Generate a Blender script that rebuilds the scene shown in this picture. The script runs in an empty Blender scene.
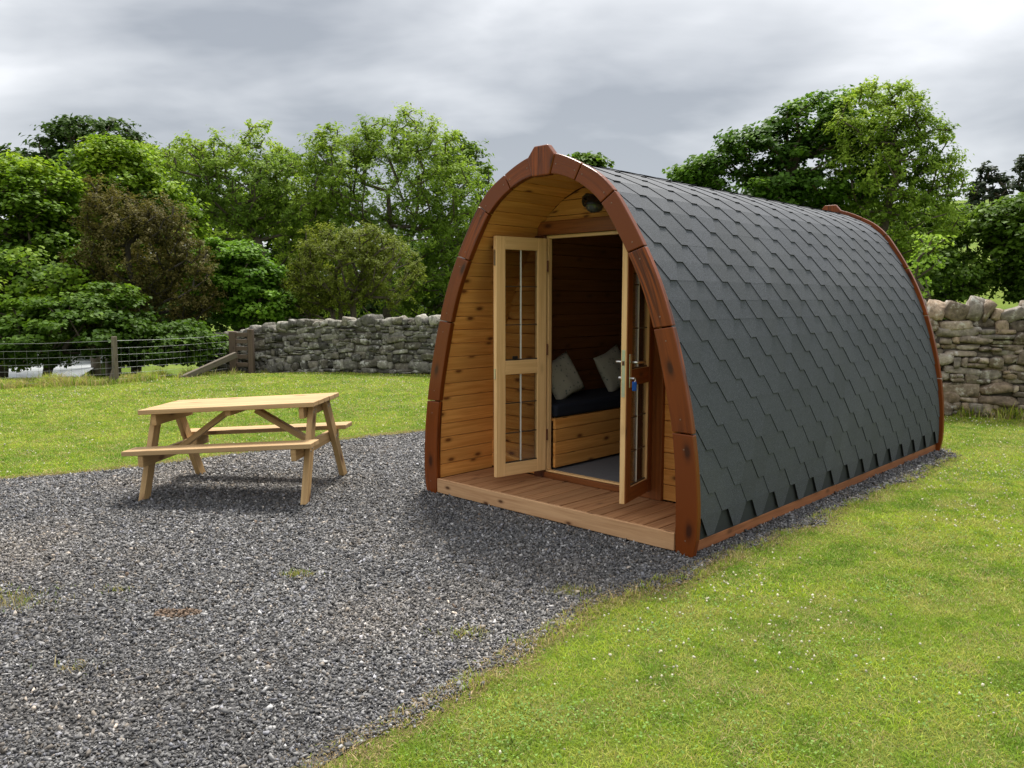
import bpy, math, random
import numpy as np
from mathutils import Vector, Matrix
from mathutils.geometry import tessellate_polygon

random.seed(7)
RNG = np.random.default_rng(11)
PI = math.pi
SC = bpy.context.scene
COL = SC.collection

# ------------------------------------------------------------------ camera geometry (metres)
F_PX, CAM_H, PITCH = 806.0, 1.6, math.atan(84 / 806.0)


def at(px, py, Y):
    """World point at forward distance Y seen near image position (px, py)."""
    xc, zc = (px - 512) / F_PX, -(py - 384) / F_PX
    d = (xc, math.cos(PITCH) + zc * math.sin(PITCH), -math.sin(PITCH) + zc * math.cos(PITCH))
    t = Y / d[1]
    return np.array([d[0] * t, Y, CAM_H + d[2] * t])


# ------------------------------------------------------------------ tagging helpers
def tag(o, label=None, cat=None, group=None, kind=None):
    if label: o['label'] = label
    if cat: o['category'] = cat
    if group: o['group'] = group
    if kind: o['kind'] = kind
    return o


def empty(name, loc=(0, 0, 0), rz=0):
    o = bpy.data.objects.new(name, None)
    o.empty_display_size = .2
    o.location = loc
    o.rotation_euler = (0, 0, rz)
    COL.objects.link(o)
    return o


def link(o, parent=None):
    COL.objects.link(o)
    if parent: o.parent = parent
    return o


def np_mesh(name, V, F, mat, parent=None, col=None, smooth=False, loops=None):
    """V (n,3); F (m,k) index array; col (n,3) point colours."""
    V = np.asarray(V, dtype=np.float32)
    me = bpy.data.meshes.new(name)
    F = np.asarray(F, dtype=np.int32)
    m, k = F.shape
    me.vertices.add(len(V)); me.vertices.foreach_set('co', V.ravel())
    me.loops.add(m * k); me.loops.foreach_set('vertex_index', F.ravel())
    me.polygons.add(m)
    me.polygons.foreach_set('loop_start', np.arange(0, m * k, k, dtype=np.int32))
    me.polygons.foreach_set('loop_total', np.full(m, k, dtype=np.int32))
    if smooth: me.polygons.foreach_set('use_smooth', np.ones(m, dtype=bool))
    if col is not None:
        a = me.attributes.new('tint', 'FLOAT_COLOR', 'POINT')
        c = np.ones((len(V), 4), dtype=np.float32); c[:, :3] = col
        a.data.foreach_set('color', c.ravel())
    me.update(calc_edges=True)
    me.materials.append(mat)
    return link(bpy.data.objects.new(name, me), parent)


class MB:
    """Collects shapes into one mesh, with UVs in metres (u along the grain)."""

    def __init__(s):
        s.v, s.f, s.uv, s.m = [], [], [], []

    def poly(s, pts, uvs, mi=0):
        b = len(s.v)
        s.v += [tuple(p) for p in pts]
        s.f.append(list(range(b, b + len(pts)))); s.uv += [tuple(q) for q in uvs]; s.m.append(mi)

    def hexa(s, P, la, off=None, mi=0):
        """P: 8 points, index = ix + 2*iy + 4*iz; la: axis (0,1,2) the grain runs along."""
        b = len(s.v)
        s.v += [tuple(p) for p in P]
        P = [Vector(p) for p in P]
        dims = [(P[1] - P[0]).length, (P[2] - P[0]).length, (P[4] - P[0]).length]
        off = off or (random.uniform(0, 40), random.uniform(0, 40))
        faces = [((0, 2, 3, 1), 2), ((4, 5, 7, 6), 2), ((0, 1, 5, 4), 1), ((2, 6, 7, 3), 1), ((0, 4, 6, 2), 0), ((1, 3, 7, 5), 0)]
        for idx, ax in faces:
            s.f.append([b + i for i in idx]); s.m.append(mi)
            oth = [a for a in (0, 1, 2) if a != ax]
            if la in oth:
                ua = la; va = [a for a in oth if a != la][0]; sh = 0
            else:
                ua, va = oth; sh = 7.3
            for i in idx:
                c = (i & 1, (i >> 1) & 1, (i >> 2) & 1)
                if sh:
                    s.uv.append((off[0] + sh + c[ua] * dims[ua] * .2, off[1] + c[va] * dims[va]))
                else:
                    s.uv.append((off[0] + c[ua] * dims[ua], off[1] + c[va] * dims[va] + ax * .31))

    def box(s, lo, hi, la=None, mi=0, M=None, off=None):
        x0, y0, z0 = lo; x1, y1, z1 = hi
        P = [Vector((x1 if i & 1 else x0, y1 if i & 2 else y0, z1 if i & 4 else z0)) for i in range(8)]
        if la is None:
            d = (x1 - x0, y1 - y0, z1 - z0); la = d.index(max(d))
        if M is not None: P = [M @ p for p in P]
        s.hexa(P, la, off, mi)

    def beam(s, a, b, w, h, up=(0, 0, 1), mi=0):
        """A board from a to b; w wide (sideways), h tall (along up)."""
        a, b, up = Vector(a), Vector(b), Vector(up)
        d = (b - a).normalized(); sd = d.cross(up).normalized(); u = sd.cross(d)
        P = []
        for i in range(8):
            P.append((b if i & 1 else a) + sd * (w / 2 if i & 2 else -w / 2) + u * (h / 2 if i & 4 else -h / 2))
        s.hexa(P, 0, None, mi)

    def tube(s, pts, rad, n=8, mi=0, cap=True):
        pts = [Vector(p) for p in pts]
        if not isinstance(rad, (list, tuple)): rad = [rad] * len(pts)
        rings = []
        pu = None
        L = 0
        for i, p in enumerate(pts):
            d = (pts[min(i + 1, len(pts) - 1)] - pts[max(i - 1, 0)]).normalized()
            ref = pu if pu is not None else (Vector((0, 0, 1)) if abs(d.z) < .9 else Vector((1, 0, 0)))
            sd = d.cross(ref).normalized(); u = sd.cross(d).normalized(); pu = u
            b = len(s.v); rings.append(b)
            for k in range(n):
                a = 2 * PI * k / n
                s.v.append(tuple(p + (sd * math.cos(a) + u * math.sin(a)) * rad[i]))
        for i in range(len(pts) - 1):
            l = (pts[i + 1] - pts[i]).length
            for k in range(n):
                k2 = (k + 1) % n
                s.f.append([rings[i] + k, rings[i] + k2, rings[i + 1] + k2, rings[i + 1] + k]); s.m.append(mi)
                for (uu, kk) in ((L, k), (L, k + 1), (L + l, k + 1), (L + l, k)):
                    s.uv.append((uu, kk / n * 2 * PI * rad[i]))
            L += l
        if cap:
            for r, fl in ((rings[0], True), (rings[-1], False)):
                idx = [r + k for k in range(n)]
                if fl: idx.reverse()
                s.f.append(idx); s.m.append(mi); s.uv += [(0, 0)] * n

    def lathe(s, prof, c=(0, 0, 0), n=16, M=None, mi=0):
        rings = []
        for r, z in prof:
            b = len(s.v); rings.append(b)
            for k in range(n):
                a = 2 * PI * k / n
                p = Vector((c[0] + r * math.cos(a), c[1] + r * math.sin(a), c[2] + z))
                if M is not None: p = M @ p
                s.v.append(tuple(p))
        for i in range(len(prof) - 1):
            for k in range(n):
                k2 = (k + 1) % n
                s.f.append([rings[i] + k, rings[i] + k2, rings[i + 1] + k2, rings[i + 1] + k]); s.m.append(mi)
                s.uv += [(k / n, i), ((k + 1) / n, i), ((k + 1) / n, i + 1), (k / n, i + 1)]

    def build(s, name, mats, parent=None, bevel=0, smooth=False, seg=2):
        me = bpy.data.meshes.new(name)
        me.from_pydata(s.v, [], s.f)
        uvl = me.uv_layers.new(name='UVMap')
        uvl.data.foreach_set('uv', np.array(s.uv, dtype=np.float32).ravel())
        me.polygons.foreach_set('material_index', np.array(s.m, dtype=np.int32))
        if smooth: me.polygons.foreach_set('use_smooth', np.ones(len(s.f), dtype=bool))
        for m in (mats if isinstance(mats, (list, tuple)) else [mats]): me.materials.append(m)
        me.update()
        o = link(bpy.data.objects.new(name, me), parent)
        if bevel:
            b = o.modifiers.new('edge', 'BEVEL'); b.width = bevel; b.segments = seg
            b.limit_method = 'ANGLE'; b.angle_limit = math.radians(35)
        return o


# ------------------------------------------------------------------ numpy noise
def vnoise(x, y, seed=0):
    xi, yi = np.floor(x).astype(np.int64), np.floor(y).astype(np.int64)
    xf, yf = x - xi, y - yi
    xf = xf * xf * (3 - 2 * xf); yf = yf * yf * (3 - 2 * yf)

    def h(a, b):
        n = (a * 374761393 + b * 668265263 + seed * 974711) & 0xffffffff
        n = ((n ^ (n >> 13)) * 1274126177) & 0xffffffff
        return ((n ^ (n >> 16)) & 0xffff) / 65535.0
    return (h(xi, yi) * (1 - xf) + h(xi + 1, yi) * xf) * (1 - yf) + (h(xi, yi + 1) * (1 - xf) + h(xi + 1, yi + 1) * xf) * yf


def fbm(x, y, seed=0, o=4):
    s, a, t = 0, .5, 0
    for i in range(o):
        s = s + a * vnoise(x * 2 ** i, y * 2 ** i, seed + i); t += a; a *= .5
    return s / t


# ------------------------------------------------------------------ materials
class NT:
    def __init__(s, name):
        s.m = bpy.data.materials.new(name); s.m.use_nodes = True
        s.t = s.m.node_tree; s.t.nodes.clear()
        s.out = s.n('ShaderNodeOutputMaterial')

    def n(s, typ, **kw):
        o = s.t.nodes.new(typ)
        for k, v in kw.items():
            if k in o.inputs.keys() if isinstance(k, str) else False: pass
            setattr(o, k, v)
        return o

    def l(s, a, b): s.t.links.new(a, b)

    def val(s, node, name, v):
        if hasattr(v, 'is_linked') or isinstance(v, bpy.types.NodeSocket): s.l(v, node.inputs[name])
        else: node.inputs[name].default_value = v

    def noise(s, vec, scale, detail=4, rough=.55, dist=0):
        o = s.n('ShaderNodeTexNoise'); s.l(vec, o.inputs['Vector'])
        o.inputs['Scale'].default_value = scale; o.inputs['Detail'].default_value = detail
        o.inputs['Roughness'].default_value = rough; o.inputs['Distortion'].default_value = dist
        return o.outputs['Fac']

    def ramp(s, fac, stops):
        o = s.n('ShaderNodeValToRGB'); s.l(fac, o.inputs['Fac'])
        cr = o.color_ramp
        while len(cr.elements) < len(stops): cr.elements.new(.5)
        for e, (p, c) in zip(cr.elements, stops):
            e.position = p; e.color = (c[0], c[1], c[2], 1) if hasattr(c, '__len__') else (c, c, c, 1)
        return o.outputs['Color']

    def mix(s, a, b, fac, mode='MIX'):
        o = s.n('ShaderNodeMix', data_type='RGBA', blend_type=mode)
        for i, v in ((0, fac), (6, a), (7, b)):
            if isinstance(v, bpy.types.NodeSocket): s.l(v, o.inputs[i])
            else: o.inputs[i].default_value = (v if i == 0 else (v[0], v[1], v[2], 1))
        return o.outputs[2]

    def math(s, op, a, b=0, clamp=False):
        o = s.n('ShaderNodeMath', operation=op, use_clamp=clamp)
        for i, v in ((0, a), (1, b)):
            if isinstance(v, bpy.types.NodeSocket): s.l(v, o.inputs[i])
            else: o.inputs[i].default_value = v
        return o.outputs[0]

    def mapping(s, vec, scale=(1, 1, 1), loc=(0, 0, 0)):
        o = s.n('ShaderNodeMapping'); s.l(vec, o.inputs['Vector'])
        o.inputs['Scale'].default_value = scale; o.inputs['Location'].default_value = loc
        return o.outputs['Vector']

    def bump(s, h, strength=.5, dist=.01, normal=None):
        o = s.n('ShaderNodeBump'); s.l(h, o.inputs['Height'])
        o.inputs['Strength'].default_value = strength; o.inputs['Distance'].default_value = dist
        if normal: s.l(normal, o.inputs['Normal'])
        return o.outputs['Normal']

    def bsdf(s, col, rough=.6, normal=None, spec=.4, metal=0, **kw):
        o = s.n('ShaderNodeBsdfPrincipled')
        for k, v in (('Base Color', col), ('Roughness', rough), ('Specular IOR Level', spec), ('Metallic', metal)):
            if isinstance(v, bpy.types.NodeSocket): s.l(v, o.inputs[k])
            elif k == 'Base Color': o.inputs[k].default_value = (v[0], v[1], v[2], 1)
            else: o.inputs[k].default_value = v
        for k, v in kw.items(): o.inputs[k].default_value = v
        if normal: s.l(normal, o.inputs['Normal'])
        return o.outputs[0]

    def done(s, sh): s.l(sh, s.out.inputs['Surface']); return s.m


def wood(name, base, dark, knot=None, knots=1.0, rough=.6, grain=1.0, stain=.25, spec=.3, knot_scale=2.6):
    t = NT(name)
    uv = t.n('ShaderNodeTexCoord').outputs['UV']
    g1 = t.noise(t.mapping(uv, (1.6, 38, 1)), 1.0, 5, .6, .6)
    g2 = t.noise(t.mapping(uv, (5, 160, 1)), 1.0, 3, .6)
    big = t.noise(t.mapping(uv, (.9, 3.5, 1)), 1.0, 3)
    # per-board tone: the large random UV offset differs for each board
    brd = t.noise(t.mapping(uv, (.11, .23, 1)), 1.0, 2)
    c = t.mix(base, dark, t.ramp(g1, [(.38, 0), (.72, grain)]))
    c = t.mix(c, dark, t.math('MULTIPLY', t.ramp(g2, [(.5, 0), (.75, 1)]), .35 * grain))
    c = t.mix(c, tuple(x * .62 for x in base), t.math('MULTIPLY', t.ramp(big, [(.45, 0), (.75, 1)]), stain * 2))
    c = t.mix(c, tuple(x * .55 for x in base), t.math('MULTIPLY', t.ramp(brd, [(.42, 0), (.62, 1)]), stain * 1.6))
    h = g1
    if knots:
        v = t.n('ShaderNodeTexVoronoi', voronoi_dimensions='2D'); t.l(t.mapping(uv, (knot_scale, knot_scale * 2.2, 1)), v.inputs['Vector']); v.inputs['Scale'].default_value = 1
        wob = t.math('ADD', v.outputs['Distance'], t.math('MULTIPLY', t.math('SUBTRACT', g1, .5), .08))
        k = t.ramp(wob, [(.05, 1), (.10, .35), (.17, 0)])
        sel = t.n('ShaderNodeSeparateColor'); t.l(v.outputs['Color'], sel.inputs[0])
        k = t.math('MULTIPLY', k, t.math('GREATER_THAN', sel.outputs[0], .45))
        c = t.mix(c, knot or tuple(x * .35 for x in dark), t.math('MULTIPLY', k, knots))
    return t.done(t.bsdf(c, rough, t.bump(h, .35, .002), spec))


M = {}
M['pine'] = wood('lining_pine', (.80, .38, .105), (.55, .20, .038), (.11, .028, .008), .9, .4, stain=.3)
M['pine_shaded'] = wood('interior_lining_pine_shaded', (.27, .10, .034), (.15, .052, .017), (.06, .02, .007), .5, .5, stain=.22)  # lining pine darkened, the indoor shade is put into its colour
M['door_pine'] = wood('door_pine', (.80, .51, .24), (.60, .33, .125), (.25, .1, .03), .25, .4, stain=.1, grain=.8)
M['stain'] = wood('red_brown_stained_timber', (.27, .060, .008), (.055, .013, .004), (.018, .006, .004), .8, .36, grain=1.4, stain=.8, spec=.3, knot_scale=1.8)
M['jamb'] = wood('dark_stained_timber', (.13, .037, .014), (.06, .016, .007), (.02, .008, .004), .7, .4, spec=.4)
M['post'] = wood('brown_stained_timber', (.26, .082, .020), (.12, .034, .010), (.04, .012, .006), .8, .45)
M['deck'] = wood('deck_timber', (.43, .215, .095), (.21, .09, .036), (.07, .028, .012), .5, .62, stain=.3)
M['fascia'] = wood('deck_fascia_timber', (.66, .39, .20), (.42, .21, .095), (.1, .04, .016), 1, .6, stain=.25, knot_scale=3.4)
M['skid'] = wood('base_timber', (.36, .14, .055), (.2, .07, .028), None, .6, .65)
M['treated'] = wood('treated_table_pine', (.52, .345, .17), (.33, .20, .085), (.15, .07, .03), .9, .65, stain=.28, knot_scale=1.7)
M['treated_leg'] = wood('treated_leg_pine', (.53, .345, .155), (.33, .19, .075), (.13, .06, .025), 1, .65, stain=.35, knot_scale=1.7)
M['old'] = wood('weathered_post_timber', (.20, .165, .125), (.09, .072, .053), None, .5, .85, stain=.4)
M['old_brown'] = wood('weathered_brown_timber', (.15, .105, .075), (.07, .048, .035), None, .5, .85, stain=.4)


def shingle_mat():
    t = NT('bitumen_shingle')
    oc = t.n('ShaderNodeTexCoord').outputs['Object']
    fine = t.noise(oc, 260, 2, .7)
    mid = t.noise(oc, 55, 3, .7)
    big = t.noise(oc, 1.3, 4, .6)
    uv = t.n('ShaderNodeTexCoord').outputs['UV']
    tone = t.noise(t.mapping(uv, (.35, .35, 1)), 1, 1)
    c = t.ramp(fine, [(.30, (.015, .0165, .022)), (.52, (.046, .051, .064)), (.72, (.155, .168, .20))])
    c = t.mix(c, (.032, .037, .039), t.math('MULTIPLY', t.ramp(mid, [(.4, 0), (.7, 1)]), .45))
    c = t.mix(c, (.10, .104, .106), t.math('MULTIPLY', t.ramp(big, [(.45, 0), (.75, 1)]), .25))
    c = t.mix(c, (.03, .034, .036), t.math('MULTIPLY', t.ramp(tone, [(.4, 0), (.65, 1)]), .35))
    nrm = t.bump(t.math('ADD', fine, t.math('MULTIPLY', mid, .6)), .5, .002)
    return t.done(t.bsdf(c, .78, nrm, .5))


M['shingle'] = shingle_mat()


def plain(name, col, rough=.5, metal=0, spec=.4, nscale=30, var=.12, bump=0, **kw):
    t = NT(name)
    oc = t.n('ShaderNodeTexCoord').outputs['Object']
    n = t.noise(oc, nscale, 4)
    c = t.mix(tuple(x * (1 - var) for x in col), tuple(min(1, x * (1 + var)) for x in col), n)
    return t.done(t.bsdf(c, rough, t.bump(n, bump, .01) if bump else None, spec, metal, **kw))


M['black_edge'] = plain('bitumen_cut_edge', (.006, .006, .007), .9)
M['underlay'] = plain('roof_underlay', (.030, .034, .036), .9)
M['steel'] = plain('brushed_steel', (.62, .61, .58), .28, 1)
M['steel_dull'] = plain('zinc_bolt', (.32, .31, .29), .5, .8)
M['black'] = plain('black_plastic', (.012, .012, .013), .4)
M['lens'] = plain('smoked_lamp_glass', (.05, .06, .06), .12, 0, .6)
M['blue'] = plain('blue_plastic_tag', (.01, .09, .42), .35)
M['navy'] = plain('navy_fabric', (.007, .009, .018), .9, nscale=90, var=.3)
M['carpet'] = plain('grey_floor_vinyl', (.12, .12, .125), .8, nscale=60, var=.3)
M['screw'] = plain('screw_steel', (.22, .13, .09), .5, .6)
M['wire'] = plain('galvanised_wire', (.20, .21, .20), .5, .6)
M['white_bar'] = plain('white_spacer', (.7, .68, .62), .5)
M['dark_bar'] = plain('dark_glazing_bar', (.06, .04, .025), .5)


def glass_mat():
    t = NT('window_glass')
    gl = t.n('ShaderNodeBsdfGlossy'); gl.inputs['Roughness'].default_value = .02
    tr = t.n('ShaderNodeBsdfTransparent'); tr.inputs['Color'].default_value = (.86, .88, .86, 1)
    fr = t.n('ShaderNodeFresnel'); fr.inputs['IOR'].default_value = 1.5
    mx = t.n('ShaderNodeMixShader')
    t.l(t.math('MULTIPLY', fr.outputs[0], 2.2, True), mx.inputs[0]); t.l(tr.outputs[0], mx.inputs[1]); t.l(gl.outputs[0], mx.inputs[2])
    return t.done(mx.outputs[0])


M['glass'] = glass_mat()


def cushion_mat():
    t = NT('patterned_cushion_fabric')
    oc = t.n('ShaderNodeTexCoord').outputs['Object']
    v = t.n('ShaderNodeTexVoronoi'); t.l(oc, v.inputs['Vector']); v.inputs['Scale'].default_value = 26
    n = t.noise(oc, 18, 3)
    c = t.mix((.40, .37, .29), (.13, .15, .14), t.ramp(t.math('ADD', v.outputs['Distance'], t.math('MULTIPLY', n, .5)), [(.38, 1), (.55, 0)]))
    return t.done(t.bsdf(c, .9, t.bump(n, .3, .01)))


M['cushion'] = cushion_mat()


def tint_mat(name, rough=.7, trans=0., spec=.25, gain=1.0, nscale=0, bump=0, lichen=False):
    t = NT(name)
    a = t.n('ShaderNodeAttribute', attribute_name='tint').outputs['Color']
    nrm = None
    oc = t.n('ShaderNodeTexCoord').outputs['Object']
    c = a
    if nscale:
        n = t.noise(oc, nscale, 5, .65)
        c = t.mix(c, t.mix(c, (0, 0, 0), .55), t.ramp(n, [(.35, 1), (.65, 0)]))
        nrm = t.bump(n, bump, .02) if bump else None
    if lichen:
        n2 = t.noise(oc, 7, 5, .7)
        c = t.mix(c, (.47, .46, .41), t.math('MULTIPLY', t.ramp(n2, [(.56, 0), (.66, 1)]), .75))
        n3 = t.noise(t.mapping(oc, (1, 1, 1), (5, 3, 9)), 4, 5, .7)
        c = t.mix(c, (.13, .15, .06), t.math('MULTIPLY', t.ramp(n3, [(.60, 0), (.74, 1)]), .3))
    if trans:
        b = t.bsdf(c, rough, nrm, spec)
        tr = t.n('ShaderNodeBsdfTranslucent'); t.l(t.mix(c, (.9, 1.0, .25), .25, 'MULTIPLY'), tr.inputs['Color'])
        mx = t.n('ShaderNodeMixShader'); mx.inputs[0].default_value = trans
        t.l(b, mx.inputs[1]); t.l(tr.outputs[0], mx.inputs[2])
        return t.done(mx.outputs[0])
    return t.done(t.bsdf(c, rough, nrm, spec))


M['leaf'] = tint_mat('leaf', .6, .42, .14)
M['grass'] = tint_mat('grass_blade', .65, .35, .15)
M['gravel_stone'] = tint_mat('gravel_stone', .75, 0, .35, nscale=90)
M['wall_stone'] = tint_mat('wall_stone', .85, 0, .2, nscale=14, bump=.9, lichen=True)
M['bark'] = plain('bark', (.085, .068, .05), .95, nscale=12, var=.5, bump=.8)
M['bark_dark'] = plain('bark_darker', (.05, .042, .034), .95, nscale=12, var=.5, bump=.8)  # same bark in a darker brown
M['wall_core'] = plain('wall_core', (.07, .06, .048), 1)


def ground_mat():
    t = NT('lawn_soil_and_turf')
    oc = t.n('ShaderNodeTexCoord').outputs['Object']
    a = t.noise(oc, .55, 5, .6); b = t.noise(oc, 9, 5, .7); d = t.noise(oc, 70, 4, .8)
    c = t.ramp(a, [(.35, (.11, .19, .018)), (.55, (.17, .24, .025)), (.7, (.23, .27, .05))])
    c = t.mix(c, (.16, .15, .055), t.math('MULTIPLY', t.ramp(b, [(.45, 0), (.7, 1)]), .6))
    c = t.mix(c, (.04, .06, .01), t.math('MULTIPLY', t.ramp(d, [(.42, 1), (.6, 0)]), .7))
    return t.done(t.bsdf(c, .95, t.bump(d, .8, .02), .1))


def gravel_mat():
    t = NT('gravel_bed')
    oc = t.n('ShaderNodeTexCoord').outputs['Object']
    v = t.n('ShaderNodeTexVoronoi'); t.l(oc, v.inputs['Vector']); v.inputs['Scale'].default_value = 55
    sc = t.n('ShaderNodeSeparateColor'); t.l(v.outputs['Color'], sc.inputs[0])
    c = t.ramp(sc.outputs[0], [(.0, (.03, .03, .032)), (.5, (.09, .088, .09)), (.85, (.17, .165, .16)), (1, (.4, .39, .37))])
    c = t.mix(c, (.01, .01, .01), t.ramp(v.outputs['Distance'], [(.3, 0), (.75, .9)]))
    n = t.noise(oc, 1.2, 4)
    c = t.mix(c, (.05, .047, .045), t.math('MULTIPLY', n, .5))
    return t.done(t.bsdf(c, .9, t.bump(v.outputs['Distance'], .8, .01), .2))


def water_mat():
    t = NT('river_water')
    oc = t.n('ShaderNodeTexCoord').outputs['Object']
    n = t.noise(t.mapping(oc, (1, 2.2, 1)), 1.4, 4)
    return t.done(t.bsdf((.16, .17, .16), .12, t.bump(n, .25, .05), .9, Metallic=0.0) if False else t.bsdf((.5, .52, .53), .3, t.bump(n, .3, .04), 1.0))


# ------------------------------------------------------------------ terrain
def gh(x, y):
    """ground height"""
    x = np.asarray(x, dtype=float); y = np.asarray(y, dtype=float)
    # river side: beyond the fence line (left, far)
    fl = 16.6 + .2 * (x + 7.5)                     # fence line y as function of x
    s = np.clip((y - fl - .2) / 7.0, 0, 1) * np.clip((-x - 2.0) / 4.0, 0, 1)
    s = s * s * (3 - 2 * s)
    h = -2.2 * s
    # hill beyond the right wall
    r = np.clip((y - 14) / 60.0, 0, 1.6) * np.clip((x + 3) / 9.0, 0, 1)
    h = h + 7.0 * r ** 1.25
    # distant rise all round
    d = np.hypot(x, y)
    h = h + 9 * np.clip((d - 75) / 120, 0, 1) ** 1.5
    n = (fbm(x * .25 + 50, y * .25 + 50, 3) - .5)
    h = h + n * .5 * np.clip((d - 20) / 20, 0, 1)
    return h


def build_ground():
    ax = np.concatenate([-np.geomspace(400, 26, 22), np.arange(-24, 24.1, .8), np.geomspace(26, 400, 22)])
    ay = np.concatenate([-np.geomspace(300, 8, 10), np.arange(-6, 44, .8), np.geomspace(45, 400, 26)])
    X, Y = np.meshgrid(ax, ay)
    Z = gh(X, Y)
    V = np.stack([X.ravel(), Y.ravel(), Z.ravel()], 1)
    nx, ny = len(ax), len(ay)
    i, j = np.meshgrid(np.arange(nx - 1), np.arange(ny - 1))
    a = (j * nx + i).ravel()
    F = np.stack([a, a + 1, a + nx + 1, a + nx], 1)
    o = np_mesh('ground', V, F, ground_mat(), smooth=True)
    tag(o, kind='structure')


# gravel area outline
GP = [(-9.0, .2), (-2.2, .2), (-1.05, 1.7), (-.66, 2.62), (-.52, 2.80), (-.36, 3.00), (-.18, 3.22), (.03, 3.54), (.22, 3.82), (.44, 4.10), (.69, 4.33), (1.00, 4.55), (1.42, 4.98),
      (1.89, 5.38), (2.44, 5.98), (3.19, 6.75), (4.04, 7.60), (4.52, 8.14), (4.6, 8.9), (3.6, 10.2), (2.7, 11.2), (1.2, 11.0),
      (-.2, 10.25), (-1.08, 9.80), (-2.0, 9.1), (-3.07, 8.08), (-3.8, 7.5), (-4.58, 7.08), (-5.6, 6.6), (-9.0, 5.6)]


def sd_poly(x, y, P=GP):
    """signed distance (negative inside)"""
    x = np.asarray(x, float); y = np.asarray(y, float)
    d = np.full(x.shape, 1e9); ins = np.zeros(x.shape, bool)
    n = len(P)
    for i in range(n):
        ax, ay = P[i]; bx, by = P[(i + 1) % n]
        ex, ey = bx - ax, by - ay
        t = np.clip(((x - ax) * ex + (y - ay) * ey) / (ex * ex + ey * ey), 0, 1)
        d = np.minimum(d, np.hypot(x - ax - ex * t, y - ay - ey * t))
        c = ((ay > y) != (by > y)) & (x < (bx - ax) * (y - ay) / (by - ay + 1e-12) + ax)
        ins ^= c
    return np.where(ins, -d, d)


PC = np.array([.20303, 5.75443]); EU = np.array([.72222646, -.69165667]); EN = np.array([.69165667, .72222646])
PL = 4.97


def pod_uw(x, y):
    dx, dy = x - PC[0], y - PC[1]
    return dx * EU[0] + dy * EU[1], dx * EN[0] + dy * EN[1]


def in_frame(x, y, m=60):
    F = y * math.cos(PITCH) + CAM_H * math.sin(PITCH)
    u = 512 + F_PX * x / np.maximum(F, .1)
    return (u > -m) & (u < 1024 + m) & (y > 2.2)


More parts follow.
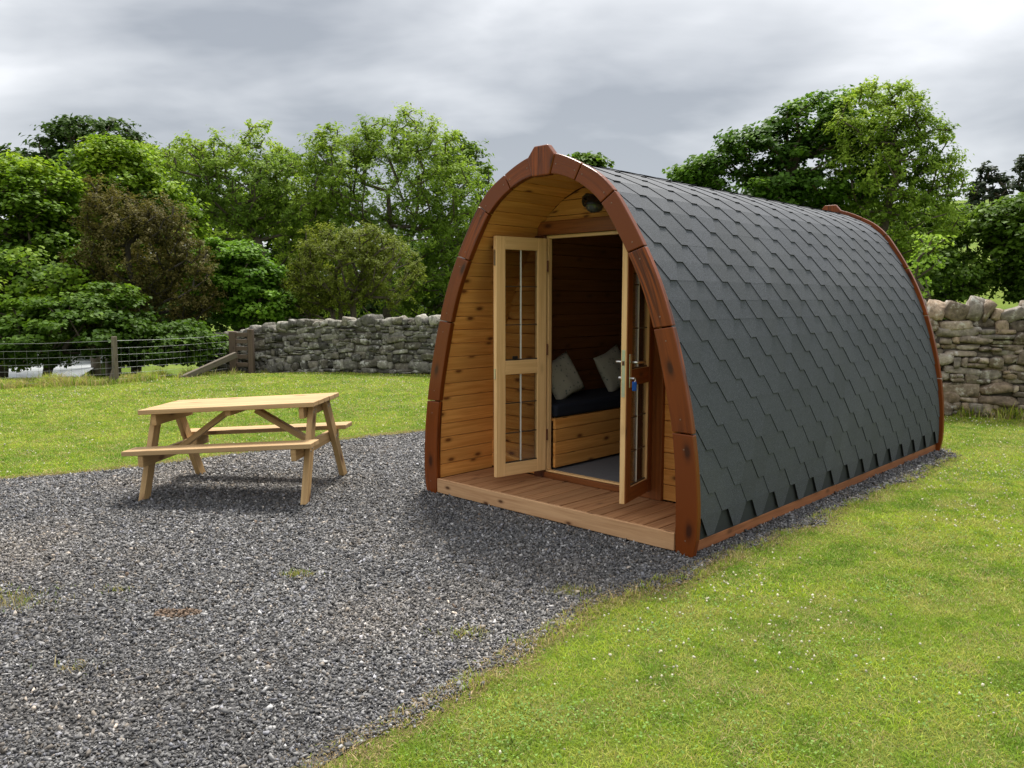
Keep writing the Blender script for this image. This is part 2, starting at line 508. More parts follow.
def build_gravel():
    tri = tessellate_polygon([[Vector((x, y, 0)) for x, y in GP]])
    V = [(x, y, .004) for x, y in GP]
    o = np_mesh('gravel_path', V, np.array([t[::-1] if False else t for t in tri]), gravel_mat())
    # face up
    me = o.data
    if me.polygons[0].normal.z < 0: me.flip_normals()
    tag(o, kind='structure')
    # individual chippings
    N = 1050000
    x = RNG.uniform(-6.5, 5.0, N); y = RNG.uniform(2.2, 11.0, N)
    keep = in_frame(x, y)
    x, y = x[keep], y[keep]
    dens = np.clip(1.25 - (y - 2.5) * .13, .38, 1)
    keep = RNG.random(len(x)) < dens
    x, y = x[keep], y[keep]
    sd = sd_poly(x, y) + (fbm(x * 2.2, y * 2.2, 5) - .5) * .34
    keep = sd < np.minimum(RNG.exponential(.025, len(x)), .12) - .05
    u, w = pod_uw(x, y)
    keep &= ~((np.abs(u) < 1.15) & (w > .05) & (w < PL))
    # bare patch of weeds at the far left
    keep &= ~(np.hypot((x + 2.83) / .28, (y - 4.12) / .14) < 1)
    x, y = x[keep], y[keep]
    n = len(x)
    print('stones', n)
    big = np.clip((y - 3) * .1, 0, .5)
    r = np.exp(RNG.normal(-5.45, .36, n)) * (1 + big)
    r = np.clip(r, .0025, .0115)
    # angular chip: 8 jittered corners
    base = np.array([[(i & 1) * 2 - 1, ((i >> 1) & 1) * 2 - 1, ((i >> 2) & 1) * 2 - 1] for i in range(8)], float)
    P = base[None] * (1 + RNG.uniform(-.7, .45, (n, 8, 3)))
    sc = np.stack([RNG.uniform(.8, 1.7, n), RNG.uniform(.5, 1.0, n), RNG.uniform(.3, .6, n)], 1)
    P = P * sc[:, None] * r[:, None, None]
    # random rotation
    q = RNG.normal(size=(n, 4)); q[:, 1:3] *= .45; q /= np.linalg.norm(q, axis=1)[:, None]
    w_, a, b, c = q.T
    R = np.stack([1 - 2 * (b * b + c * c), 2 * (a * b - c * w_), 2 * (a * c + b * w_), 2 * (a * b + c * w_), 1 - 2 * (a * a + c * c), 2 * (b * c - a * w_),
                  2 * (a * c - b * w_), 2 * (b * c + a * w_), 1 - 2 * (a * a + b * b)], 1).reshape(n, 3, 3)
    P = np.einsum('nij,nkj->nki', R, P)
    z = .004 + r * .25 + RNG.uniform(-.3, .8, n) * r
    P += np.stack([x, y, z], 1)[:, None]
    F0 = np.array([[0, 2, 3, 1], [4, 5, 7, 6], [0, 1, 5, 4], [2, 6, 7, 3], [0, 4, 6, 2], [1, 3, 7, 5]])
    F = (F0[None] + (np.arange(n) * 8)[:, None, None]).reshape(-1, 4)
    g = np.clip(np.exp(RNG.normal(-1.85, .50, n)), .04, .55)
    patch = fbm(x * .8, y * .8, 21)
    g *= .72 + .6 * patch
    tint = np.stack([g * 1.03, g * 1.0, g * .975], 1)
    dust = np.clip((fbm(x * 1.3 + 7, y * 1.3, 33) - .5) * 3, 0, 1)[:, None] * .45
    tint = tint * (1 - dust) + (tint * np.array([1.12, 1.0, .86]) + np.array([.035, .028, .018])) * dust
    warm = RNG.random(n)
    tint[warm < .10] *= np.array([1.12, 1.0, .86])
    tint[warm > .84] *= np.array([.94, .96, 1.06])
    rust = (np.hypot((x + 1.72) / .13, (y - 3.98) / .06) < 1) | (RNG.random(n) < .0015)
    tint[rust] = np.array([.22, .15, .10]) * RNG.uniform(.6, 1.2, rust.sum())[:, None]
    o = np_mesh('gravel_chippings', P.reshape(-1, 3), F, M['gravel_stone'], col=np.repeat(tint, 8, 0))
    tag(o, 'loose grey crushed stone chippings spread in front of the wooden pod', 'gravel', kind='stuff')


# ------------------------------------------------------------------ grass
def blades(x, y, z, h, wd, tint, lean=.6, name='grass', mat=None):
    n = len(x)
    a = RNG.uniform(0, 2 * PI, n); b = RNG.uniform(0, 2 * PI, n)
    l = np.abs(RNG.normal(0, lean, n)) * h
    dx, dy = np.cos(a) * wd / 2, np.sin(a) * wd / 2
    lx, ly = np.cos(b) * l, np.sin(b) * l
    V = np.zeros((n, 5, 3))
    V[:, 0] = np.stack([x - dx, y - dy, z], 1); V[:, 1] = np.stack([x + dx, y + dy, z], 1)
    V[:, 2] = np.stack([x + dx * .8 + lx * .35, y + dy * .8 + ly * .35, z + h * .6], 1)
    V[:, 3] = np.stack([x - dx * .8 + lx * .35, y - dy * .8 + ly * .35, z + h * .6], 1)
    V[:, 4] = np.stack([x + lx, y + ly, z + h], 1)
    k = np.arange(n) * 5
    F = np.concatenate([np.stack([k, k + 1, k + 2], 1), np.stack([k, k + 2, k + 3], 1), np.stack([k + 3, k + 2, k + 4], 1)])
    T = np.repeat(tint, 5, 0).reshape(n, 5, 3).copy()
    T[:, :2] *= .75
    return V.reshape(-1, 3), F, T.reshape(-1, 3)


def lawn_tint(x, y, straw_edge=0):
    n = len(x)
    p = fbm(x * 1.6 + 9, y * 1.6 + 4, 40, 4); q = fbm(x * 6.5, y * 6.5, 44, 3)
    green = np.array([.225, .35, .028]); fresh = np.array([.40, .51, .048]); straw = np.array([.56, .48, .22]); deep = np.array([.09, .20, .025])
    s = np.clip((p - .34) / .3, 0, 1)[:, None]
    c = green * (1 - s) + fresh * s
    t = np.clip((q - .50) / .16, 0, 1)[:, None] * .6
    c = c * (1 - t) + np.array([.46, .46, .12]) * t
    d = np.clip((.43 - q) / .12, 0, 1)[:, None] * .55
    c = c * (1 - d) + deep * d
    m = RNG.random(n)
    isst = m < (.13 + .34 * np.clip((vnoise(x * 6, y * 6, 70) - .45) * 2, 0, 1) + straw_edge)
    c[isst] = straw * RNG.uniform(.6, 1.1, (isst.sum(), 1))
    c *= RNG.uniform(.7, 1.3, (n, 1)); c[:, 0] *= RNG.uniform(.85, 1.2, n)
    return c


def build_grass():
    Vs, Fs, Ts = [], [], []
    off = 0

    def add(r):
        nonlocal off
        V, F, T = r
        Vs.append(V); Fs.append(F + off); Ts.append(T); off += len(V)
    # right lawn + left lawn by density
    for (x0, x1, y0, y1, N, wmul) in ((-1.2, 3.2, 2.3, 4.2, 230000, .85), (.3, 5.0, 4.2, 7.0, 210000, 1.3), (2.2, 8.0, 7.0, 11.6, 110000, 2.1),
                                      (-11.5, 0, 6.8, 11.0, 150000, 2.4), (-13.5, 1, 11.0, 19.0, 150000, 3.8)):
        x = RNG.uniform(x0, x1, N); y = RNG.uniform(y0, y1, N)
        sd = sd_poly(x, y) + (fbm(x * 2.2, y * 2.2, 5) - .5) * .34
        u, w = pod_uw(x, y)
        wally = wall_line_y(x)
        # thin the turf towards the gravel edge
        k = in_frame(x, y) & (sd > RNG.exponential(.05, N) * -1 + .0) & ~((np.abs(u) < 1.3) & (w > -.05) & (w < PL + .05)) & (y < wally)
        x, y, sd = x[k], y[k], sd[k]
        edge = np.where((np.abs(u[k]) < 2.2) & (w[k] > .3), .35, 1.0) * np.clip(1.2 - (sd - .0) / .14 * (.4 + 1.2 * fbm(x * 4, y * 4, 91)), 0, 1)
        h = RNG.uniform(.006, .019, len(x)) * (.6 + .8 * fbm(x * 7, y * 7, 9)) * (1 + .22 * (wmul - 1)) * (1 - .3 * edge)
        t = lawn_tint(x, y, 0)
        es = RNG.random(len(x)) < edge * .85
        t[es] = np.array([.47, .35, .18]) * RNG.uniform(.5, 1.1, (es.sum(), 1))
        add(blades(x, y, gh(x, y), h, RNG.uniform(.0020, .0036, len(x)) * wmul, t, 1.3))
    # dry thatch lying along the gravel edge
    N = 1000000
    x = RNG.uniform(-6, 5.2, N); y = RNG.uniform(2.3, 10.5, N)
    sd = sd_poly(x, y); wv = (.03 + .13 * fbm(x * 1.7, y * 1.7, 93))
    u, w = pod_uw(x, y)
    beside = (np.abs(u) < 2.2) & (w > .3)
    k = in_frame(x, y) & (sd > -.04 - wv * .3) & (sd < wv) & (~beside | (RNG.random(N) < .25)) & ~((np.abs(u) < 1.3) & (w > -.05) & (w < PL))
    x, y = x[k], y[k]
    t = np.array([.56, .42, .23]) * RNG.uniform(.4, 1.2, (len(x), 1))
    gm = RNG.random(len(x)) < .22; t[gm] = np.array([.28, .33, .05]) * RNG.uniform(.6, 1.2, (gm.sum(), 1))
    add(blades(x, y, np.full(len(x), .010), RNG.uniform(.003, .011, len(x)), RNG.uniform(.0022, .0038, len(x)) * (1 + .08 * y), t, 1.6))
    # little tufts leaning out over the gravel edge
    N = 90000
    x = RNG.uniform(-6, 5.2, N); y = RNG.uniform(2.3, 10.5, N)
    sd = sd_poly(x, y); cl = fbm(x * 9, y * 9, 95, 2); u, w = pod_uw(x, y)
    k = in_frame(x, y) & (sd > -.05) & (sd < .10) & (cl > .55) & ~((np.abs(u) < 1.3) & (w > -.05) & (w < PL))
    x, y = x[k], y[k]
    for _ in range(6):
        xx, yy = x + RNG.normal(0, .012, len(x)), y + RNG.normal(0, .012, len(x))
        t = lawn_tint(xx, yy, .25)
        add(blades(xx, yy, np.full(len(x), .004), RNG.uniform(.015, .048, len(x)), RNG.uniform(.002, .004, len(x)), t, .8))
    o = np_mesh('lawn_grass', np.concatenate(Vs), np.concatenate(Fs), M['grass'], col=np.concatenate(Ts))
    tag(o, 'short mown yellow green lawn grass growing round the gravel', 'grass', kind='stuff')
    # rough long grass along fence and wall feet
    Vs.clear(); Fs.clear(); Ts.clear(); off = 0
    N = 42000
    s = RNG.random(N)
    fx = -11.5 + s * 10; fy = np.interp(fx, FENCE_X, FENCE_Y) + RNG.normal(.15, .28, N)
    left = fx < -6.0
    fx2 = np.interp(s, [0, 1], [-6.0, 9.5]); fy2 = wall_line_y(fx2) + np.abs(RNG.normal(0, .08, N)) * -1 + .05
    x = np.where(s < .6, fx, fx2); y = np.where(s < .6, np.where(left, fy, wall_line_y(fx) - np.abs(RNG.normal(0, .1, N))), fy2)
    clump = fbm(x * 3, y * 3, 77)
    k = in_frame(x, y) & (clump > .40) & (sd_poly(x, y) > .1)
    x, y, clump = x[k], y[k], clump[k]
    h = RNG.uniform(.04, .15, len(x)) * (.4 + 1.7 * (clump - .36) * 2)
    t = lawn_tint(x, y, .25)
    add(blades(x, y, gh(x, y), h, RNG.uniform(.008, .014, len(x)), t, .6))
    # weeds in gravel: small tufts
    for cx, cy, n, rr in ((-2.8, 4.12, 900, .2), (-1.25, 4.55, 160, .06), (-.22, 3.72, 130, .07), (.33, 4.28, 260, .07), (-2.15, 4.3, 60, .05), (.1, 3.62, 90, .06), (-1.9, 3.35, 60, .06)):
        x = cx + RNG.normal(0, rr, n); y = cy + RNG.normal(0, rr * .5, n)
        t = lawn_tint(x, y, .45) * .8
        add(blades(x, y, np.zeros(n) + .004, RNG.uniform(.012, .04, n), RNG.uniform(.003, .005, n), t, .8))
    o = np_mesh('rough_grass', np.concatenate(Vs), np.concatenate(Fs), M['grass'], col=np.concatenate(Ts))
    tag(o, 'longer straw and green grass tufts at the fence and wall feet and in the gravel', 'grass', kind='stuff')
    # broad-leaved clover patches (low rosettes)
    Vc, Fc, Tc = [], [], []
    off = 0
    pts = []
    for cx, cy, n, rr in ((.05, 2.95, 420, .20), (.5, 3.0, 260, .22), (2.1, 4.3, 260, .2), (1.5, 3.5, 300, .25), (-.15, 2.7, 300, .16), (1.1, 4.1, 200, .25), (2.7, 5.4, 260, .3),
                          (3.4, 5.1, 260, .3), (.75, 3.75, 200, .14), (1.0, 2.75, 260, .25), (1.9, 3.1, 260, .25), (4.3, 7.2, 300, .4), (5.4, 9.4, 200, .4)):
        pts.append(np.stack([cx + RNG.normal(0, rr, n), cy + RNG.normal(0, rr * .7, n)], 1))
    p = np.concatenate(pts); sdp = sd_poly(p[:, 0], p[:, 1]); p = p[sdp > .12]; n = len(p)
    r = RNG.uniform(.0028, .0062, n)
    ang = RNG.uniform(0, 2 * PI, n)
    V = np.zeros((n, 6, 3))
    tl = RNG.normal(0, .3, (n, 2))
    for i in range(6):
        aa = ang + i * PI / 3
        V[:, i, 0] = p[:, 0] + np.cos(aa) * r; V[:, i, 1] = p[:, 1] + np.sin(aa) * r
        V[:, i, 2] = .014 + RNG.uniform(-.002, .002, n) + (np.cos(aa) * tl[:, 0] + np.sin(aa) * tl[:, 1]) * r + (ang % .01)
    F = np.arange(n * 6).reshape(n, 6)
    t = np.array([.17, .28, .06]) * RNG.uniform(.7, 1.3, (n, 1))
    o = np_mesh('clover_leaves', V.reshape(-1, 3), F, M['grass'], col=np.repeat(t, 6, 0))
    tag(o, 'dark green clover leaf patches low in the mown lawn', 'clover', kind='stuff')
    # clover flowers
    N = 7000
    x = RNG.uniform(-12, 8, N * 5); y = RNG.uniform(2.4, 17.5, N * 5)
    pr = np.clip((fbm(x * .8 + 3, y * .8, 60) - .42) * 5, .05, 1) * np.where(y < 5, 1.0, np.where(x > 0, .9, .28))
    k = in_frame(x, y) & (sd_poly(x, y) > .12) & (RNG.random(len(x)) < pr) & (y < wall_line_y(x) - .3)
    u, w = pod_uw(x, y); k &= ~((np.abs(u) < 1.5) & (w > -.1) & (w < PL + .1))
    x, y = x[k][:5000], y[k][:5000]; n = len(x); print('flowers', n)
    ph = (1 + 5 ** .5) / 2
    ico = np.array([(-1, ph, 0), (1, ph, 0), (-1, -ph, 0), (1, -ph, 0), (0, -1, ph), (0, 1, ph), (0, -1, -ph), (0, 1, -ph), (ph, 0, -1), (ph, 0, 1), (-ph, 0, -1), (-ph, 0, 1)]) / 1.9
    IF = np.array([(0, 11, 5), (0, 5, 1), (0, 1, 7), (0, 7, 10), (0, 10, 11), (1, 5, 9), (5, 11, 4), (11, 10, 2), (10, 7, 6), (7, 1, 8), (3, 9, 4), (3, 4, 2), (3, 2, 6), (3, 6, 8), (3, 8, 9), (4, 9, 5), (2, 4, 11), (6, 2, 10), (8, 6, 7), (9, 8, 1)])
    r = RNG.uniform(.003, .0068, n) * (1 + .05 * y)
    V = ico[None] * r[:, None, None] * (1 + RNG.uniform(-.45, .3, (n, 12, 1))) + np.stack([x, y, gh(x, y) + RNG.uniform(.014, .028, n)], 1)[:, None]
    F = (IF[None] + (np.arange(n) * 12)[:, None, None]).reshape(-1, 3)
    t = np.array([.82, .78, .62]) * RNG.uniform(.55, 1.05, (n, 1))
    o = np_mesh('clover_flowers', V.reshape(-1, 3), F, M['grass'], col=np.repeat(t, 12, 0))
    tag(o, 'tiny white clover flower heads scattered over the lawn', 'flowers', kind='stuff')


# ------------------------------------------------------------------ dry stone walls
WL = [(-7.2, 19.0), (-5.9, 18.62), (-3.9, 18.1), (-1.85, 17.45), (.3, 16.5), (2.4, 14.6)]      # left wall
WR = [(2.55, 14.4), (4.3, 12.3), (6.04, 11.32), (6.93, 11.0), (8.6, 10.4), (10.6, 9.7)]        # right wall


def wall_line_y(x):
    pts = WL + WR
    return np.interp(x, [p[0] for p in pts], [p[1] for p in pts], left=30, right=9.7) - .2 + np.where(np.asarray(x) < -6.2, 0, 0)


FENCE_X = [-14, -9.4, -7.66, -6.28]; FENCE_Y = [13.6, 14.6, 15.55, 17.8]


def stones_along(path, height, cope_h, sizes, palette, thick, name, label, seed, cope_light=1.3, batter=.06):
    rs = np.random.default_rng(seed)
    P = np.array(path, float); seg = np.diff(P, axis=0); L = np.hypot(seg[:, 0], seg[:, 1]); cum = np.concatenate([[0], np.cumsum(L)])
    tot = cum[-1]

    def pos(s):
        x = np.interp(s, cum, P[:, 0]); y = np.interp(s, cum, P[:, 1])
        i = min(np.searchsorted(cum, s, 'right') - 1, len(seg) - 1); i = max(i, 0)
        d = seg[i] / L[i]
        return np.array([x, y]), d, np.array([d[1], -d[0]])     # facing the lawn
    root = empty(name, (P[0][0], P[0][1], 0))
    tag(root, label, 'stone wall')
    base = []
    for i in range(5):
        for j in range(5):
            for k in range(5):
                if i in (0, 4) or j in (0, 4) or k in (0, 4): base.append((i / 2 - 1, j / 2 - 1, k / 2 - 1))
    base = np.array(base); idx = {tuple(np.round((b + 1) * 2).astype(int)): n for n, b in enumerate(base)}
    faces = []
    for a in range(4):
        for b in range(4):
            for s, fl in ((0, 1), (4, 0)):
                for ax in range(3):
                    c = [None] * 4
                    for q, (da, db) in enumerate(((0, 0), (1, 0), (1, 1), (0, 1))):
                        t = [0, 0, 0]; t[ax] = s; t[(ax + 1) % 3] = a + da; t[(ax + 2) % 3] = b + db
                        c[q] = idx[tuple(t)]
                    faces.append(c[::-1] if fl else c)
    faces = np.array(faces)
    rn = np.linalg.norm(base, axis=1)[:, None]
    Vs, Fs, Cs = [], [], []; off = 0

    def stone(s, z, l, h, front, tl, rnd=.35, tilt=0., depth=.2, lift=0):
        nonlocal off
        c, d, nn = pos(s)
        b = base * (1 - rnd) + base / rn * rnd * 1.15
        # low-frequency lumpy distortion
        for _ in range(3):
            dr = rs.normal(size=3); dr /= np.linalg.norm(dr)
            b = b + (np.sin(b @ dr * 2.6 + rs.uniform(0, 6)) * rs.uniform(.03, .10))[:, None] * rs.normal(size=3)[None] * .8
        # chop a corner or two, as split stone
        for _ in range(6):
            dr = rs.normal(size=3); dr /= np.linalg.norm(dr); lim = rs.uniform(.92, 1.25)
            ex = np.maximum(b @ dr - lim, 0); b = b - ex[:, None] * dr
        b = b + rs.normal(0, .012, b.shape)
        q = b * np.array([l / 2 * 1.06, depth / 2, h / 2 * 1.1])
        ca, sa = math.cos(tilt), math.sin(tilt)
        q = np.stack([q[:, 0] * ca - q[:, 2] * sa, q[:, 1], q[:, 0] * sa + q[:, 2] * ca], 1)
        gz = float(gh(c[0], c[1]))
        V = np.zeros_like(q)
        o2 = c + nn * (front - depth / 2)
        V[:, 0] = o2[0] + q[:, 0] * d[0] + q[:, 1] * nn[0]
        V[:, 1] = o2[1] + q[:, 0] * d[1] + q[:, 1] * nn[1]
        V[:, 2] = gz + z + q[:, 2]
        Vs.append(V); Fs.append(faces + off); off += len(V)
        col = palette[rs.integers(len(palette))] * rs.uniform(.65, 1.3) * tl
        Cs.append(np.repeat(col[None], len(V), 0))
    z = 0
    ph = rs.uniform(0, 6, 4)
    wave = lambda s_, z_: (.028 * math.sin(s_ * 2.3 + ph[0] + z_ * 5) + .02 * math.sin(s_ * 5.1 + ph[1] - z_ * 7)) * min(1, z_ * 5) * min(1, max(0, (hb - z_) * 8))
    hb = height - cope_h
    while z < hb - .03:
        rh = min(rs.uniform(*sizes[1]), max(hb - z, .05)) * (1.25 if z < .2 else 1)
        s = rs.uniform(-.2, 0)
        while s < tot:
            l = rs.uniform(*sizes[0]) * rs.choice([.6, 1, 1.5]); m = s + l / 2
            if 0 < m < tot:
                r = rs.random()
                front = thick / 2 - batter * (z / height) * 2 + rs.uniform(-.03, .035)
                if r < .28 and rh > .08:      # two thin ones
                    f = rs.uniform(.35, .65)
                    wv = wave(m, z)
                    stone(m, z + wv + rh * f / 2, l * 1.02, rh * f * 1.04, front, 1, .22, rs.normal(0, .04))
                    l2 = l * rs.uniform(.4, .6)
                    stone(s + l2 / 2, z + wv + rh * (f + (1 - f) / 2), l2 * 1.02, rh * (1 - f) * 1.04, front + rs.uniform(-.02, .02), 1, .25, rs.normal(0, .05))
                    stone(s + l2 + (l - l2) / 2, z + wv + rh * (f + (1 - f) / 2), (l - l2) * 1.02, rh * (1 - f) * 1.04, front + rs.uniform(-.02, .02), 1, .25, rs.normal(0, .05))
                else:
                    stone(m, z + rh / 2 + wave(m, z) + rs.uniform(-.02, .02), l * rs.uniform(.95, 1.05), rh * rs.uniform(.85, 1.2), front + rs.uniform(-.03, .02), 1, .26, rs.normal(0, .10))
            s += l
        z += rh
    o = np_mesh('wall_face', np.concatenate(Vs), np.concatenate(Fs), M['wall_stone'], root, np.concatenate(Cs))
    o.location = -Vector((P[0][0], P[0][1], 0))
    Vs.clear(); Fs.clear(); Cs.clear(); off = 0
    s = 0
    while s < tot:
        l = rs.uniform(.09, .26) * (1.25 if cope_h > .2 else 1)
        h = cope_h * rs.uniform(.65, 1.4)
        stone(s + l / 2, hb + h / 2 - .02, l * 1.05, h, thick / 2 - batter * 1.6, cope_light * .85, .22, rs.normal(0, .3), depth=thick * .85)
        s += l * .97
    o = np_mesh('coping', np.concatenate(Vs), np.concatenate(Fs), M['wall_stone'], root, np.concatenate(Cs))
    o.location = -Vector((P[0][0], P[0][1], 0))
    # rubble heart
    mb = MB()
    for i in range(len(P) - 1):
        a, b = P[i], P[i + 1]; d = (b - a) / np.linalg.norm(b - a); nn = np.array([d[1], -d[0]])
        pts = []
        for iz in (0, 1):
            for iy in (0, 1):
                for p in (a, b):
                    g = float(gh(p[0], p[1]))
                    q = p + nn * ((thick / 2 - .07 - (batter * 1.4 if iz else 0)) * (1 if iy == 0 else -1))
                    pts.append((q[0] - P[0][0], q[1] - P[0][1], g - .3 if iz == 0 else g + hb - .01))
        mb.hexa(pts, 0)
    mb.build('wall_heart', M['wall_core'], root)


# ------------------------------------------------------------------ trees
def unit(v): return v / np.maximum(np.linalg.norm(v, axis=-1, keepdims=True), 1e-9)


def grow_tree(name, label, cat, base, lobes, nclump, nleaf, leaf, clump, pal, trunk_r=.12, aspect=1.5, seed=1, group=None,
              flat=.6, shell=.55, bark='bark', lean=(0, 0), upb=.7, droop=0, sprays=0, low=.0, stems=1, bright=.0, branch_vis=1.0):
    """lobes: list of (centre xyz, radii xyz, weight)."""
    rs = np.random.default_rng(seed)
    base = np.array(base, float)
    root = empty(name, tuple(base))
    tag(root, label, cat, group)
    W = np.array([l[2] for l in lobes], float); W /= W.sum()
    C = []
    tries = 0
    gap = clump * .78
    while len(C) < nclump and tries < nclump * 30:
        tries += 1
        i = rs.choice(len(lobes), p=W)
        c, r, _ = lobes[i]
        d = unit(rs.normal(size=3)); rad = rs.uniform(shell, 1.0) ** .7
        p = np.array(c) + d * np.array(r) * rad
        if p[2] < base[2] + low: continue
        if C and np.min(np.linalg.norm(np.array(C) - p, axis=1)) < gap * rs.uniform(.5, 1.1): continue
        C.append(p)
    C = np.array(C)
    # ---------- skeleton
    top = C[:, 2].max(); cen = C.mean(0)
    nodes = [base - np.array([0, 0, .3])]; par = [-1]
    for st in range(stems):
        prev = 0
        ang = rs.uniform(0, 2 * PI); sp = 0 if stems == 1 else .5
        tgt = np.array([cen[0] + math.cos(ang) * sp, cen[1] + math.sin(ang) * sp * .6, base[2] + (top - base[2]) * .72])
        for k in range(1, 7):
            f = k / 6
            p = base * (1 - f) + tgt * f
            p[0] += lean[0] * math.sin(f * PI) + rs.normal(0, .09) * f; p[1] += lean[1] * math.sin(f * PI) + rs.normal(0, .09) * f
            nodes.append(p); par.append(prev); prev = len(nodes) - 1
    order = np.argsort(np.linalg.norm((C - cen) * np.array([1, 1, .6]), axis=1))
    tip = []
    for ci in order:
        p = C[ci]
        N = np.array(nodes)
        d = np.linalg.norm(N - p, axis=1) + 1.1 * np.maximum(N[:, 2] - p[2] + .15, 0)
        d[0] += 3
        j = int(np.argmin(d))
        q = N[j]; m = p - q; ln = np.linalg.norm(m)
        k = max(1, int(ln / .55)); prev = j
        for t in range(1, k + 1):
            f = t / k
            a = q + m * f
            a[2] -= math.sin(f * PI) * ln * .10
            a = a + (rs.normal(0, .05 * min(ln, 1.5), 3) if t < k else 0)
            nodes.append(a); par.append(prev); prev = len(nodes) - 1
        tip.append(prev)
    nodes = np.array(nodes)
    cnt = np.zeros(len(nodes))
    for t in tip: cnt[t] += 1
    for i in range(len(nodes) - 1, 0, -1): cnt[par[i]] += cnt[i]
    rad = .009 + trunk_r * np.sqrt(np.maximum(cnt, .2) / max(cnt[0], 1)) * branch_vis
    V, F = [], []
    k = 6
    for i in range(1, len(nodes)):
        a, b = nodes[par[i]], nodes[i]
        ra, rb = rad[par[i]] if cnt[par[i]] < cnt[i] * 1.9 else rad[i] * 1.15, rad[i]
        d = unit(b - a); s = unit(np.cross(d, [0.3, .2, 1])); u = np.cross(s, d)
        bi = len(V)
        for (p, r) in ((a, ra), (b + d * rb * .4, rb)):
            for q in range(k):
                an = 2 * PI * q / k
                V.append(p + (s * math.cos(an) + u * math.sin(an)) * r)
        for q in range(k): F.append([bi + q, bi + (q + 1) % k, bi + k + (q + 1) % k, bi + k + q])
    np_mesh('trunk', np.array(V) - base, np.array(F), M[bark], root, smooth=True)
    # ---------- leaves
    n = len(C) * nleaf
    cid = np.repeat(np.arange(len(C)), nleaf)
    cs = clump * rs.uniform(.65, 1.3, len(C))
    d = unit(rs.normal(size=(n, 3)))
    r = rs.uniform(0, 1, n) ** .45
    off = d * r[:, None]
    if sprays:
        # leaves strung along short twigs radiating from the clump centre
        ns = sprays
        sd = unit(rs.normal(size=(len(C), ns, 3)) + np.array([0, 0, .35])); sid = rs.integers(0, ns, n)
        t = rs.uniform(.15, 1.05, n)
        off = sd[cid, sid] * t[:, None] + rs.normal(0, .13, (n, 3)); off[:, 2] -= droop * t ** 2
    off[:, 2] *= flat
    pos = C[cid] + off * cs[cid][:, None]
    out = unit(pos - cen)
    nr = unit(np.array([0, 0, upb]) + out * .35 + off * .45 + rs.normal(0, .42, (n, 3)))
    a = unit(np.cross(nr, rs.normal(size=(n, 3)))); b = np.cross(nr, a)
    sz = leaf * rs.uniform(.6, 1.3, n)
    la, lb = (sz * aspect ** .5)[:, None], (sz / aspect ** .5)[:, None]
    P = np.zeros((n, 4, 3))
    P[:, 0] = pos - a * la * .5; P[:, 1] = pos + b * lb * .5 - a * la * .08; P[:, 2] = pos + a * la * .5 - nr * la * .12; P[:, 3] = pos - b * lb * .5 - a * la * .08
    pal = np.array(pal, float)
    f = rs.random(len(C))[cid] * .5 + rs.random(n) * .5
    # later palette colours towards the outside and top of the crown
    outer_top = np.clip((np.linalg.norm((C - cen) / np.maximum(np.ptp(C, axis=0) / 2, .1), axis=1) - .45) * 1.1 + (C[:, 2] - cen[2]) / max(top - cen[2], .1) * .35, 0, 1)[cid]
    f = np.clip(f * .65 + outer_top * .5 * (1 if bright else .6), 0, .999) * (len(pal) - 1)
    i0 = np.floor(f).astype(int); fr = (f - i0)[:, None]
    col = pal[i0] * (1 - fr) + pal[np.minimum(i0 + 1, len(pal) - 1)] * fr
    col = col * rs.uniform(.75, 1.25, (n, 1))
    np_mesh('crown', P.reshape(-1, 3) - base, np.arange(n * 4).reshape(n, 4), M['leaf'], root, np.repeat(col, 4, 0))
    return root


def lob(px, py, rx, ry, D, w=1, dd=0, depth=None):
    c = at(px, py, D + dd); k = (D + dd) / F_PX
    return (c, (rx * k, depth if depth else rx * k * .85, ry * k), w)


SYC = [(.035, .08, .008), (.075, .145, .010), (.17, .28, .016), (.34, .45, .03)]
ASH = [(.07, .13, .016), (.13, .215, .024), (.25, .36, .04), (.40, .50, .065)]
DARK = [(.03, .06, .012), (.048, .09, .017), (.075, .13, .025)]
MID = [(.05, .10, .012), (.09, .16, .016), (.16, .25, .025)]
OLIVE = [(.10, .13, .016), (.165, .20, .024), (.27, .30, .045)]
BROWN = [(.05, .06, .012), (.10, .09, .02), (.17, .14, .038), (.09, .13, .02)]
FRESH = [(.05, .125, .010), (.10, .21, .015), (.19, .33, .025)]


